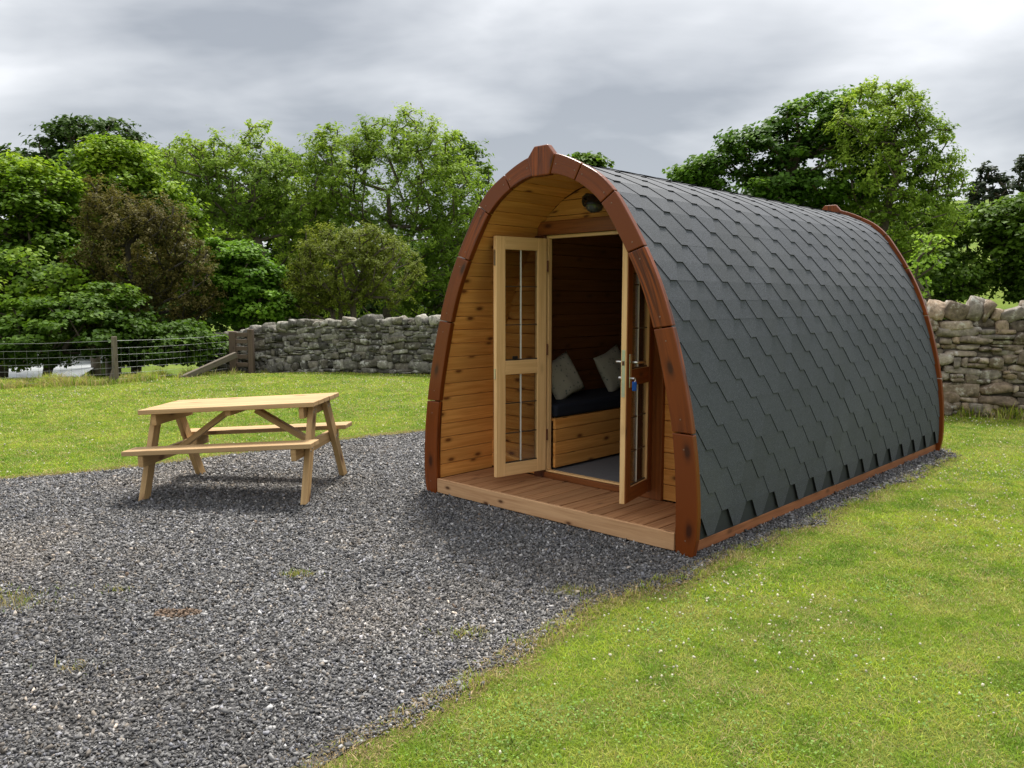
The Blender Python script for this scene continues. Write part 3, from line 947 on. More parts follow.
def build_trees():
    def gb(px, D, dz=0):
        p = at(px, 340, D); return (p[0], D, float(gh(p[0], D)) + dz)
    # --- left group
    grow_tree('sycamore_tree', 'broad bright green sycamore filling the left edge behind the wire fence', 'tree', gb(-10, 20.5),
              [lob(-20, 240, 85, 85, 20.5, 1.4), lob(30, 300, 95, 70, 19.5, 1.3), lob(35, 205, 45, 40, 20.5, .6), lob(10, 172, 30, 16, 21, .15)], 290, 165, .11, .48, SYC, .2, 1.1, 3, flat=.5, upb=1.0, bright=1)
    grow_tree('sycamore_tree', 'round topped yellow green sycamore with layered leaves above the brown bush', 'tree', gb(110, 23),
              [lob(112, 185, 40, 42, 22.5, 1), lob(75, 235, 60, 55, 22.5, 1.3), lob(120, 153, 24, 14, 22.5, .35), lob(160, 240, 40, 60, 23, .8)], 240, 165, .11, .48, SYC, .2, 1.1, 4, flat=.5, upb=1.0, bright=1)
    grow_tree('tall_tree', 'darker open topped tree rising furthest back on the left', 'tree', gb(95, 33),
              [lob(92, 155, 50, 32, 33, 1.2), lob(95, 136, 42, 15, 33, .7), lob(25, 175, 42, 25, 33, .6), lob(90, 200, 90, 40, 33, 1)], 190, 60, .17, .55, DARK + [(.07, .11, .03)], .2, 1.8, 5, sprays=5)
    grow_tree('brown_leaved_bush', 'tall rusty brown leaved conifer bush among the green trees', 'bush', gb(135, 19.4),
              [lob(135, 265, 50, 58, 19.4, 1.4), lob(112, 218, 30, 30, 19.4, .5), lob(100, 192, 12, 14, 19.4, .1), lob(165, 222, 20, 26, 19.4, .3), lob(190, 280, 26, 44, 19.4, .5), lob(90, 300, 30, 50, 19.4, .5)], 380, 150, .045, .27, BROWN, .11, 2.2, 6, sprays=7, low=.4, flat=.9, bark='bark_dark')
    grow_tree('leaning_tree', 'pale green tree with long dark arching limbs left of the large ash', 'tree', (at(300, 330, 26)[0], 26, float(gh(at(300, 330, 26)[0], 26))),
              [lob(185, 170, 40, 32, 25.5, 1), lob(240, 185, 50, 38, 26, 1.1), lob(165, 215, 28, 30, 25.5, .5), lob(262, 145, 22, 22, 27, .25), lob(290, 200, 40, 45, 26.5, .9), lob(215, 150, 24, 14, 26, .3), lob(265, 235, 50, 30, 27, .6)],
              290, 95, .085, .42, ASH, .13, 2.6, 7, sprays=6, droop=.25, lean=(.5, 0), flat=.8, bright=1)
    grow_tree('ash_tree', 'large pale green feathery ash tree behind the wall left of the pod', 'tree', gb(385, 27.5),
              [lob(395, 185, 80, 55, 27, 1.9), lob(400, 142, 55, 22, 27, .7), lob(340, 165, 34, 34, 27, .6), lob(450, 205, 40, 52, 27.5, .8), lob(413, 118, 14, 8, 27, .06), lob(390, 255, 85, 45, 27.5, .9), lob(325, 140, 14, 14, 27, .12), lob(315, 200, 30, 35, 27.5, .5), lob(400, 295, 90, 40, 28.5, .9)],
              520, 105, .085, .46, ASH, .15, 2.6, 8, sprays=6, droop=.2, flat=.8, bright=1)
    grow_tree('hawthorn_bush', 'rounded olive green bush growing over the left stone wall', 'bush', (at(345, 330, 20.6)[0], 20.6, float(gh(at(345, 330, 20.6)[0], 20.6))),
              [lob(340, 270, 48, 42, 20.6, 1.3), lob(365, 245, 26, 22, 20.6, .4), lob(320, 240, 18, 16, 20.6, .15), lob(388, 275, 34, 34, 20.4, .6), lob(310, 290, 30, 30, 20.6, .5)], 330, 140, .042, .24, OLIVE, .1, 1.8, 9, sprays=6, low=.3, flat=.85, stems=3)
    grow_tree('sycamore_sapling', 'bright emerald green sapling above the wooden stile', 'tree', gb(245, 20.6),
              [lob(240, 285, 40, 34, 20.6, 1.2), lob(230, 255, 28, 18, 20.6, .5), lob(265, 305, 34, 22, 20.4, .5)], 110, 140, .10, .36, FRESH, .07, 1.2, 10, flat=.45, upb=1.0, low=.3, stems=2, bright=1)
    grow_tree('understorey_bush', 'dark green low leafy bush overhanging the fence beside the water', 'bush', gb(40, 17.6, .2),
              [lob(60, 330, 90, 32, 17.4, 1.3), lob(-10, 330, 40, 36, 17, .6), lob(110, 310, 40, 25, 17.6, .5), lob(165, 345, 55, 24, 18.0, 1.2), lob(150, 365, 60, 12, 18.6, .5)], 240, 120, .095, .32, SYC[:3], .07, 1.1, 12, flat=.4, upb=1.0, low=.25, stems=3)
    grow_tree('small_ash_tree', 'mid green tree showing between the ash and the front arch of the pod', 'tree', gb(468, 31),
              [lob(462, 200, 36, 55, 31, 1.4), lob(450, 155, 18, 18, 31, .3), lob(440, 290, 50, 45, 29, 1)], 170, 70, .13, .5, MID + [(.12, .2, .035)], .15, 2.0, 13, sprays=5)
    grow_tree('broadleaf_tree', 'mid green tree filling the gap behind the leaning tree and the ash', 'tree', gb(250, 31),
              [lob(215, 195, 70, 42, 31, 1.2), lob(305, 195, 50, 38, 31, 1), lob(150, 175, 34, 30, 31, .6), lob(270, 240, 90, 40, 31, 1)], 240, 95, .13, .6, MID + [(.16, .26, .035)], .15, 1.8, 14, sprays=5)
    grow_tree('tall_tree', 'dark thin leaved tree top at the far left edge of the skyline', 'tree', gb(20, 33),
              [lob(22, 172, 28, 16, 33, 1), lob(0, 185, 40, 22, 33, 1), lob(55, 168, 16, 12, 33, .4)], 70, 80, .13, .5, DARK + [(.07, .11, .03)], .12, 1.8, 15, sprays=5)
    # backdrop woods: trees one can tell apart only roughly
    k = 0
    labs = ['dark evergreen tree deep behind the sycamores at the far left', 'dark evergreen tree deep behind the brown bush',
            'dark evergreen tree deep behind the leaning tree', 'dark evergreen tree deep behind the hawthorn bush', 'dark evergreen tree deep behind the pod front arch']
    for px, py, rx, ry, D in ((-30, 255, 90, 80, 38), (110, 255, 90, 70, 40), (240, 255, 85, 68, 34), (350, 270, 85, 60, 34), (470, 270, 60, 60, 40)):
        grow_tree('dark_tree', labs[k], 'tree', gb(px, D), [lob(px, py, rx, ry, D, 1), lob(px, py + 60, rx, 45, D - 1, .8)], 150, 62, .24, .85, DARK, .25, 1.5, 20 + k,
                  group='dark trees far back on the left', flat=.7, bark='bark_dark'); k += 1
    # --- right group
    grow_tree('sycamore_tree', 'dark green sycamore with rounded clumps rising over the pod roof', 'tree', gb(775, 26),
              [lob(812, 128, 40, 30, 26, 1), lob(825, 175, 60, 50, 26, 1.4), lob(752, 155, 34, 26, 26, .7), lob(700, 172, 27, 14, 26, .35), lob(755, 190, 60, 30, 26, .9), lob(850, 125, 28, 30, 26.5, .5)],
              230, 120, .14, .48, [(.03, .07, .01), (.05, .11, .013), (.09, .18, .018), (.2, .33, .03)], .2, 1.1, 31, flat=.5, upb=1.0, bright=1)
    grow_tree('ash_tree', 'tall light green ash tree with open branches right of the pod ridge', 'tree', gb(868, 24.5),
              [lob(880, 118, 48, 32, 24.5, 1.1), lob(915, 150, 34, 38, 24.5, .7), lob(938, 178, 26, 24, 24.5, .5), lob(885, 175, 55, 45, 24.5, 1.1), lob(880, 95, 26, 12, 24.5, .3), lob(905, 225, 50, 34, 24.5, .9)],
              250, 120, .082, .42, ASH, .13, 2.4, 32, sprays=6, droop=.15, flat=.8, bright=1)
    grow_tree('broadleaf_tree', 'shaded dark green tree beyond the right wall under the ash', 'tree', gb(915, 29),
              [lob(915, 240, 42, 38, 28.5, 1), lob(935, 275, 55, 32, 28, 1), lob(880, 280, 40, 40, 29, .8), lob(950, 225, 30, 18, 29, .4)], 200, 80, .15, .5, MID, .16, 1.3, 33, flat=.55, upb=.9, bark='bark_dark')
    grow_tree('broadleaf_tree', 'shaded dark green tree filling the right edge beyond the wall', 'tree', gb(1035, 27),
              [lob(1030, 230, 48, 36, 27, 1.2), lob(1045, 275, 40, 36, 27, .8), lob(1000, 222, 24, 20, 27, .4)], 180, 85, .15, .5, MID, .16, 1.3, 34, flat=.55, upb=.9, bark='bark_dark')
    grow_tree('sparse_tree', 'thin dark grey green tree against the sky near the right edge', 'tree', gb(990, 45),
              [lob(990, 198, 22, 26, 45, 1), lob(985, 178, 12, 12, 45, .3), lob(1003, 210, 16, 16, 45, .4)], 70, 50, .2, .5, [(.03, .045, .025), (.05, .07, .035)], .2, 1.8, 35, sprays=5)
    grow_tree('sparse_tree', 'thin dark tree cut by the right frame edge, top branch highest there', 'tree', gb(1030, 38),
              [lob(1032, 180, 18, 24, 38, 1), lob(1022, 165, 6, 6, 38, .15)], 46, 50, .17, .45, [(.03, .045, .025), (.06, .08, .04)], .15, 1.8, 36, sprays=5)
    grow_tree('sapling', 'lime green sapling peeping out beside the rear arch of the pod', 'tree', gb(925, 14.6),
              [lob(925, 262, 14, 26, 14.6, 1), lob(932, 240, 14, 6, 14.6, .3), lob(915, 290, 14, 18, 14.6, .5)], 20, 26, .07, .2, [(.10, .2, .02), (.22, .36, .04), (.3, .42, .06)], .03, 1.5, 37, low=.3, bright=1)
    k = 0
    labs = ['dense dark tree in the wood beyond the right wall, seen under the ash crown', 'dense dark tree in the wood at the far right beyond the wall', 'dense dark tree in the wood just above the rear of the pod']
    for px, py, rx, ry, D in ((895, 270, 60, 46, 36), (1060, 262, 60, 50, 40), (780, 230, 90, 60, 36)):
        grow_tree('dark_tree', labs[k], 'tree', gb(px, D), [lob(px, py, rx, ry, D, 1), lob(px, py + 35, rx, 30, D - 1, .8)], 130, 62, .24, .8, DARK, .25, 1.5, 50 + k,
                  group='dark trees far back on the right', flat=.7, bark='bark_dark'); k += 1
    grow_tree('distant_tree', 'small tree top peeping over the ridge just right of the keystone', 'tree', gb(586, 34),
              [lob(588, 165, 17, 9, 34, 1), lob(576, 160, 8, 6, 34, .3), lob(585, 230, 60, 60, 34, 2)], 110, 60, .2, .5, MID, .15, 1.3, 60)


# ------------------------------------------------------------------ fence, stile
def build_fence():
    root = empty('wire_fence', (-7.66, 15.5, 0))
    tag(root, 'low galvanised stock wire fence on grey weathered posts at the lawn edge', 'fence')
    O = Vector(root.location)
    pts = [Vector((-14.2, 13.5, 0)), Vector((-9.75, 14.5, 0)), Vector((-7.66, 15.5, 0)), Vector((-6.36, 17.95, 0))]

    def post(p, h, r, lean=(0, 0), foot=True):
        mb = MB()
        z0 = -.3
        mb.tube([Vector((0, 0, z0)), Vector((0, 0, .12)), Vector((lean[0] * .5, lean[1] * .5, h * .55)), Vector((lean[0], lean[1], h))], [r * 1.15, r * 1.1, r, r * .95], 10)
        if foot: mb.tube([Vector((-.09, -.02, -.1)), Vector((-.07, -.02, .1)), Vector((-.05, 0, .26))], [.05, .045, .02], 7)
        o = mb.build('post', M['old'], root, bevel=.006)
        o.location = p - O
    post(pts[2], .9, .055, (.01, 0))
    post(pts[1] + Vector((-.6, 0, 0)), .9, .05, (-.02, 0), False)
    post(pts[0], .9, .05, (0, 0), False)
    hs = [.08, .19, .30, .42, .55, .68, .82]
    mb = MB()
    for i in range(3):
        a, b = pts[i], pts[i + 1]
        L = (b - a).length
        for h in hs:
            q = []
            for k in range(7):
                f = k / 6
                q.append(a.lerp(b, f) + Vector((0, -.06, h - .02 * math.sin(f * PI) + random.uniform(-.004, .004))) - O)
            mb.tube(q, .0022 if h < .8 else .003, 4, cap=False)
        n = int(L / .17)
        for k in range(n + 1):
            f = k / n
            p = a.lerp(b, f) + Vector((0, -.06, 0)) - O
            mb.tube([p + Vector((0, 0, .06)), p + Vector((random.uniform(-.01, .01), 0, .68))], .0017, 4, cap=False)
    mb.build('wire_mesh', M['wire'], root)
    # top plain wire carried on as far as the wall
    # strainer strut
    mb = MB()
    a = at(236, 355, 17.75); b = at(181, 377, 16.5)
    mb.beam(Vector((a[0], 17.75, .40)) - O, Vector((b[0] - .03, 16.55, -.03)) - O, .09, .13)
    mb.build('strut', M['old'], root, bevel=.012)
    # stile / wicket between two posts at the end of the wall
    r2 = empty('wooden_stile', (-6.22, 18.0, 0))
    tag(r2, 'narrow weathered brown wooden stile between the wire fence and the stone wall', 'stile')
    mb = MB(); mb.box((-.09, -.06, -.3), (.06, .08, .90)); mb.build('post', M['old_brown'], r2, bevel=.012)
    mb = MB(); mb.box((-.05, -.06, -.3), (.07, .08, .95)); o = mb.build('post', M['old_brown'], r2, bevel=.012); o.location = (.36, .05, 0)
    for i, h in enumerate((.16, .34, .52, .68, .83)):
        mb = MB(); mb.box((.06, -.03 + random.uniform(-.01, .01), h - .045), (.31, .0, h + .045)); mb.build('rail', M['old_brown'], r2, bevel=.006)


# ------------------------------------------------------------------ camping pod
OUT = [(0, 1.280), (.09, 1.293), (.46, 1.291), (.827, 1.244), (1.17, 1.168), (1.456, 1.086), (1.72, .985), (1.949, .868), (2.15, .745), (2.313, .628), (2.43, .500), (2.509, .36), (2.575, .215), (2.605, .12), (2.618, 0)]
INN = [(0, 1.139), (.09, 1.142), (.42, 1.138), (.81, 1.100), (1.13, 1.030), (1.442, .946), (1.70, .850), (1.92, .734), (2.10, .622), (2.247, .515), (2.34, .405), (2.41, .283), (2.452, .17), (2.470, .082), (2.476, 0)]


def smooth_curve(P, n=400):
    P = np.array(P)[:, ::-1]       # (u, z)
    t = np.concatenate([[0], np.cumsum(np.hypot(*np.diff(P, axis=0).T))])
    m = np.gradient(P, t, axis=0); m[-1] = (-1 * abs(m[-1, 0]), 0)
    s = np.linspace(0, t[-1], n); i = np.clip(np.searchsorted(t, s, 'right') - 1, 0, len(t) - 2)
    h = (t[i + 1] - t[i]); f = ((s - t[i]) / h)[:, None]; h = h[:, None]
    Q = (2 * f ** 3 - 3 * f ** 2 + 1) * P[i] + (f ** 3 - 2 * f ** 2 + f) * h * m[i] + (-2 * f ** 3 + 3 * f ** 2) * P[i + 1] + (f ** 3 - f ** 2) * h * m[i + 1]
    # normalise arc-length
    a = np.concatenate([[0], np.cumsum(np.hypot(*np.diff(Q, axis=0).T))])
    s2 = np.linspace(0, a[-1], n)
    return np.stack([np.interp(s2, a, Q[:, 0]), np.interp(s2, a, Q[:, 1])], 1), a[-1]


QO, LO = smooth_curve(OUT)
QI, LI = smooth_curve(INN)


def cpt(Q, L, s, off=0.0):
    """Point on half-profile at arc length s from the foot, moved outwards by off."""
    n = len(Q); k = np.clip(s / L, 0, 1) * (n - 1)
    u = np.interp(k, np.arange(n), Q[:, 0]); z = np.interp(k, np.arange(n), Q[:, 1])
    k0, k1 = max(k - 6, 0), min(k + 6, n - 1)
    du = np.interp(k1, np.arange(n), Q[:, 0]) - np.interp(k0, np.arange(n), Q[:, 0])
    dz = np.interp(k1, np.arange(n), Q[:, 1]) - np.interp(k0, np.arange(n), Q[:, 1])
    l = math.hypot(du, dz)
    return u + dz / l * off, z - du / l * off


def s_at_z(Q, L, z):
    i = np.searchsorted(Q[:, 1], z); return L * min(i, len(Q) - 1) / (len(Q) - 1)


pod = None


def arch_boards(w0, w1, front):
    joints_o = [0.0, .455, .80, 1.40, 1.94, 2.30, 2.50, 2.600]
    so = [0, s_at_z(QO, LO, .445), s_at_z(QO, LO, 0.818 + .0) if False else s_at_z(QO, LO, .445), 0]
    # joints as heights on the outer and inner curve, read from the photo's right-hand side
    zo = [0.005, .80, 1.44, 1.94, 2.30, 2.507]
    zo = [0.0, .77, 1.437, 1.94, 2.305, 2.508]
    zi = [0.0, .77, 1.415, 1.90, 2.235, 2.40]
    So = [s_at_z(QO, LO, z) for z in zo] + [LO - .125]
    Si = [s_at_z(QI, LI, z) for z in zi] + [LI - .082]
    for side in (-1, 1):
        for k in range(len(So) - 1):
            n = 7
            g = .004
            mb = MB(); off = (random.uniform(0, 40), random.uniform(0, 40))
            # the lowest board stands a little proud and has a clipped foot
            prev = None
            L = 0
            pts = []
            for i in range(n + 1):
                f = i / n
                a = So[k] + g + (So[k + 1] - So[k] - 2 * g) * f; b = Si[k] + g + (Si[k + 1] - Si[k] - 2 * g) * f
                o_ = cpt(QO, LO, a); i_ = cpt(QI, LI, b)
                if k == 0 and i == 0: o_ = (o_[0] - .015, o_[1] - .045); i_ = (i_[0] + .012, i_[1] - .045)
                pts.append((i_, o_))
            ring = []
            for (i_, o_) in pts:
                ring.append([(side * i_[0], w0, i_[1]), (side * o_[0], w0, o_[1]), (side * o_[0], w1, o_[1]), (side * i_[0], w1, i_[1])])
            for i in range(n):
                A, B = ring[i], ring[i + 1]; l = (Vector(B[1]) - Vector(A[1])).length
                for q in range(4):
                    q2 = (q + 1) % 4
                    wv = .15 if q in (0, 2) else .045
                    quad = [A[q], A[q2], B[q2], B[q]]
                    uv = [(off[0] + L, off[1] + q * .3), (off[0] + L, off[1] + q * .3 + wv), (off[0] + L + l, off[1] + q * .3 + wv), (off[0] + L + l, off[1] + q * .3)]
                    if side < 0: quad.reverse(); uv.reverse()
                    mb.poly(quad, uv)
                L += l
            for R_, rv in ((ring[0], side > 0), (ring[-1], side < 0)):
                quad = list(R_); 
                if rv: quad.reverse()
                mb.poly(quad, [(off[0], off[1]), (off[0], off[1] + .15), (off[0] + .05, off[1] + .15), (off[0] + .05, off[1])])
            o = mb.build('arch_board', M['stain'], pod)
            # weld so that the bevel works
            import bmesh
            bm = bmesh.new(); bm.from_mesh(o.data); bmesh.ops.remove_doubles(bm, verts=bm.verts, dist=.0004); bmesh.ops.recalc_face_normals(bm, faces=bm.faces); bm.to_mesh(o.data); bm.free()
            b = o.modifiers.new('edge', 'BEVEL'); b.width = .006; b.segments = 2; b.limit_method = 'ANGLE'; b.angle_limit = math.radians(40)
            # two screws near the ends
            if front:
                for f in (.13, .87):
                    sm = MB()
                    a = So[k] + (So[k + 1] - So[k]) * f; bb = Si[k] + (Si[k + 1] - Si[k]) * f
                    o_ = cpt(QO, LO, a); i_ = cpt(QI, LI, bb); cx, cz = side * (o_[0] * .5 + i_[0] * .5), (o_[1] * .5 + i_[1] * .5)
                    Mx = Matrix.Translation((cx, w0 - .001, cz)) @ Matrix.Rotation(PI / 2, 4, 'X')
                    sm.lathe([(0, .001), (.0045, .0008), (.0055, 0), (.0055, -.003)], n=10, M=Mx)
                    sm.build('screw', M['screw'], o)
    # keystone
    mb = MB()
    tz = 2.672
    prof = [(-.082, 2.462), (.082, 2.462), (.128, 2.595), (.062, tz), (-.062, tz), (-.128, 2.595)]
    off = (3.3, 8.8)
    w0k, w1k = w0 - (.008 if front else 0), w1 + (0 if front else .008)
    mb.poly([(a, w0k, b) for a, b in prof], [(b + off[0], a + off[1]) for a, b in prof])
    mb.poly([(a, w1k, b) for a, b in reversed(prof)], [(b + off[0], a + off[1]) for a, b in reversed(prof)])
    for i in range(6):
        a, b = prof[i], prof[(i + 1) % 6]
        mb.poly([(a[0], w0k, a[1]), (a[0], w1k, a[1]), (b[0], w1k, b[1]), (b[0], w0k, b[1])], [(0, 0), (.05, 0), (.05, .1), (0, .1)])
    import bmesh
    o = mb.build('keystone_board', M['stain'], pod)
    bm = bmesh.new(); bm.from_mesh(o.data); bmesh.ops.remove_doubles(bm, verts=bm.verts, dist=.0004); bmesh.ops.recalc_face_normals(bm, faces=bm.faces); bm.to_mesh(o.data); bm.free()
    b = o.modifiers.new('edge', 'BEVEL'); b.width = .01; b.segments = 3; b.limit_method = 'ANGLE'; b.angle_limit = math.radians(35)


def build_roof():
    D = .042            # roof surface sits this far inside the arch boards' outer edge
    w0, w1 = .05, PL - .05
    # shell under the shingles
    mb = MB(); n = 60
    S = np.linspace(s_at_z(QO, LO, .06), LO, n)
    for side in (-1, 1):
        for i in range(n - 1):
            a = cpt(QO, LO, S[i], -D - .012); b = cpt(QO, LO, S[i + 1], -D - .012)
            q = [(side * a[0], w0 + .002, a[1]), (side * b[0], w0 + .002, b[1]), (side * b[0], w1 - .002, b[1]), (side * a[0], w1 - .002, a[1])]
            if side > 0: q.reverse()
            mb.poly(q, [(0, 0)] * 4)
    mb.build('roof_underlay', M['underlay'], pod)
    mb = MB()
    s0 = s_at_z(QO, LO, .088); ex = .141; pitch = .3333; flat = .082
    rows = int((LO - .02 - s0) / ex)
    T = .0085
    rr = random.Random(5)
    for side in (-1, 1):
        for r in range(rows + 1):
            sb = s0 + r * ex
            x0 = -(pitch / 2) * (r % 2) + .02
            ns = int((w1 - w0) / pitch) + 3
            uvo = (rr.uniform(0, 60), rr.uniform(0, 60))

            def P(w, s, t):
                if s > LO: s = LO - .002; 
                a = cpt(QO, LO, s, -D + t); return (side * a[0], w, a[1])
            for k in range(-1, ns):
                c = w0 + x0 + k * pitch + pitch / 2
                du, dv = (rr.uniform(0, 60), rr.uniform(0, 60)) if True else uvo
                jt = rr.uniform(-.0008, .0012)
                # trapezoid tab: bottom flat, top wide
                xs = [c - flat / 2, c + flat / 2, c + pitch / 2 - flat / 2 + .001, c - pitch / 2 + flat / 2 - .001]
                ss = [sb, sb, sb + ex, sb + ex]
                poly = list(zip(xs, ss))
                # clip to the roof length
                def clip(poly, lim, keep_less):
                    out = []
                    for i in range(len(poly)):
                        a, b = poly[i], poly[(i + 1) % len(poly)]
                        ia, ib = (a[0] <= lim, b[0] <= lim) if keep_less else (a[0] >= lim, b[0] >= lim)
                        if ia: out.append(a)
                        if ia != ib:
                            f = (lim - a[0]) / (b[0] - a[0]); out.append((lim, a[1] + (b[1] - a[1]) * f))
                    return out
                poly = clip(clip(poly, w1, True), w0, False)
                if len(poly) < 3: continue
                tt = lambda s: T + .0025 + jt - (T) * .5 * (s - sb) / ex
                top = [P(w, s, tt(s)) for w, s in poly]
                uv = [(w + du, s + dv) for w, s in poly]
                if side < 0: mb.poly(top, uv)
                else: mb.poly(top[::-1], uv[::-1])
                for i in range(len(poly)):
                    a, b = poly[i], poly[(i + 1) % len(poly)]
                    if a[1] > sb + ex - .001 and b[1] > sb + ex - .001: continue
                    q = [P(a[0], a[1], tt(a[1])), P(b[0], b[1], tt(b[1])), P(b[0], b[1], tt(b[1]) - T), P(a[0], a[1], tt(a[1]) - T)]
                    if side < 0: q.reverse()
                    mb.poly(q, [(0, 0)] * 4, 1)
                # headlap strip
                wa, wb = max(c - pitch / 2, w0), min(c + pitch / 2, w1)
                if wb - wa > .005 and sb + ex < LO:
                    for h in range(2):
                        sa, sc_ = sb + ex * (1 + h), min(sb + ex * (2 + h), LO)
                        if sc_ <= sa: break
                        th = lambda s: T * .5 + .0025 - (s - sb - ex) / ex * T * .5
                        q = [P(wa, sa, th(sa)), P(wb, sa, th(sa)), P(wb, sc_, th(sc_)), P(wa, sc_, th(sc_))]
                        uv = [(wa + du, sa + dv), (wb + du, sa + dv), (wb + du, sc_ + dv), (wa + du, sc_ + dv)]
                        if side > 0: q.reverse(); uv.reverse()
                        mb.poly(q, uv)
                        break
                    # notch face above the tab gap
                    e1 = c + pitch / 2 - flat / 2
                    wa2, wb2 = max(min(e1, w1), w0), max(min(e1 + flat, w1), w0)
                    if wb2 - wa2 > .004:
                        sa = sb + ex
                        q = [P(wa2, sa, T * .5 + .0025), P(wb2, sa, T * .5 + .0025), P(wb2, sa, -.0035), P(wa2, sa, -.0035)]
                        if side < 0: q.reverse()
                        mb.poly(q, [(0, 0)] * 4, 1)
    # ridge strip
    for k in range(int((w1 - w0) / .25) + 1):
        wa, wb = w0 + k * .25, min(w0 + k * .25 + .26, w1)
        if wb <= wa: break
        du, dv = rr.uniform(0, 60), rr.uniform(0, 60)
        for j in range(-3, 3):
            def R(q, w, dt):
                s = LO - abs(q) * .055; a = cpt(QO, LO, s, -D + .0105 + dt); return ((1 if q > 0 else -1) * a[0] if q else 0, w, a[1])
            q = [R(j, wa, .003), R(j + 1, wa, .003), R(j + 1, wb, 0), R(j, wb, 0)]
            mb.poly(q, [(p[0] + du, p[1] + dv) for p in q])
        q = [R(-3, wa, .003), R(3, wa, .003)]
        for j in range(-3, 3):
            mb.poly([R(j, wa, .003), R(j, wa, -.003), R(j + 1, wa, -.003), R(j + 1, wa, .003)], [(0, 0)] * 4, 0)
    mb.build('shingle_roof', [M['shingle'], M['black_edge']], pod)


def build_lining():
    # horizontal boards following the inside of the arch
    bw = .118
    S0 = s_at_z(QI, LI, .125); n = int((LI - S0) / bw) + 1
    bw = (LI - S0) / n
    for (wa, wb, nm, mt) in ((.045, .66, 'porch_lining', 'pine'), (.70, PL - .12, 'interior_lining', 'pine_shaded')):
        mb = MB()
        for side in (-1, 1):
            for i in range(n):
                a0 = cpt(QI, LI, S0 + i * bw + .002, .012); b0 = cpt(QI, LI, S0 + (i + 1) * bw - .002, .012)
                a1 = cpt(QI, LI, S0 + i * bw + .002, .034); b1 = cpt(QI, LI, S0 + (i + 1) * bw - .002, .034)
                P = []
                for iz in (0, 1):
                    for iy in (0, 1):
                        for ix in (0, 1):
                            p = ((a0, b0), (a1, b1))[iy][iz]
                            P.append((side * p[0], wb if ix else wa, p[1]))
                mb.hexa(P, 0)
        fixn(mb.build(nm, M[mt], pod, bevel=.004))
    # dark backing behind the grooves, and the shell
    mb = MB(); m = 50
    S = np.linspace(0, LI, m)
    for side in (-1, 1):
        for i in range(m - 1):
            a = cpt(QI, LI, S[i], .036); b = cpt(QI, LI, S[i + 1], .036)
            q = [(side * a[0], .047, a[1]), (side * b[0], .047, b[1]), (side * b[0], PL - .05, b[1]), (side * a[0], PL - .05, a[1])]
            mb.poly(q, [(0, 0)] * 4)
    mb.build('wall_shell', M['jamb'], pod)


def fixn(o):
    import bmesh
    bm = bmesh.new(); bm.from_mesh(o.data); bmesh.ops.recalc_face_normals(bm, faces=bm.faces); bm.to_mesh(o.data); bm.free()


def iu(z):
    """inner half width at height z"""
    return float(np.interp(z, QI[:, 1], QI[:, 0]))


def clad_wall(w0, w1, name, hole=None, zlo=.14):
    mb = MB(); bw = .118; z = zlo
    while z < 2.45:
        za, zb = z + .002, min(z + bw - .002, 2.46)
        for (ua, ub) in ([(-2, 2)] if hole is None or z > hole[3] or z < hole[2] else [(-2, hole[0]), (hole[1], 2)]):
            def u_of(zz): return iu(min(zz, 2.47)) + .028
            P = []
            for iz in (0, 1):
                zz = zb if iz else za
                for iy in (0, 1):
                    for ix in (0, 1):
                        uu = min(max(ub if ix else ua, -u_of(zz)), u_of(zz))
                        P.append((uu, w1 if iy else w0, zz))
            if abs(P[0][0] - P[1][0]) < .02: continue
            mb.hexa(P, 0)
        z += bw
    return mb.build(name, M['pine_shaded' if name == 'rear_wall' else 'pine'], pod, bevel=.004)


def door_leaf(hinge, ang, mirror, name_label):
    """Leaf local axes: x from hinge to free edge, y = exterior side (towards +y), z up from leaf foot."""
    W, H = .50, 1.885
    d = empty('door', hinge, ang); d.parent = pod
    if name_label: d['label'] = name_label
    s = mirror
    st, tr, br = .088, .10, .10
    zm0, zm1 = .81, .92
    mb = MB()
    T0, T1 = -.018 * s, .020 * s
    y0, y1 = min(T0, T1), max(T0, T1)
    mb.box((0, y0, 0), (st, y1, H), 2); mb.box((W - st, y0, 0), (W, y1, H), 2)
    mb.box((st + .0006, y0 + .001, 0), (W - st - .0006, y1 - .001, br), 0); mb.box((st + .0006, y0 + .001, zm0), (W - st - .0006, y1 - .001, zm1), 0); mb.box((st + .0006, y0 + .001, H - tr), (W - st - .0006, y1 - .001, H), 0)
    mb.build('door_frame', M['door_pine'], d, bevel=.003)
    # exterior face, stained
    mb = MB()
    ya, yb = sorted((.0203 * s, .0275 * s))
    e = .002
    mb.box((e, ya, e), (st, yb, H - e), 2); mb.box((W - st, ya, e), (W - e, yb, H - e), 2)
    for za, zb in ((e, br), (zm0, zm1), (H - tr, H - e)):
        mb.box((st + .0006, ya, za), (W - st - .0006, yb - .001, zb), 0)
    mb.build('stained_face', M['stain'] if False else M['post'], d, bevel=.002)
    for (z0, z1, zz) in ((br, zm0, (.34, .58)), (zm1, H - tr, (1.2, 1.5))):
        mb = MB(); mb.box((st - .004, -.0025, z0 - .004), (W - st + .004, .0025, z1 + .004))
        mb.build('glass', M['glass'], d)
        mb = MB()
        cx = W / 2
        mb.box((cx - .0045, -.007, z0), (cx + .0045, .007, z1))
        mb.build('glazing_bar', M['white_bar'], d, bevel=.002)
        for z in zz:
            mb = MB(); mb.box((st, -.0055, z - .004), (W - st, .0055, z + .004)); mb.build('cross_bar', M['dark_bar'], d, bevel=.001)
        mb = MB(); mb.box((st, -.009, z0), (W - st, .009, z0 + .010)); mb.build('cross_bar', M['dark_bar'], d, bevel=.001)
    return d, W, H


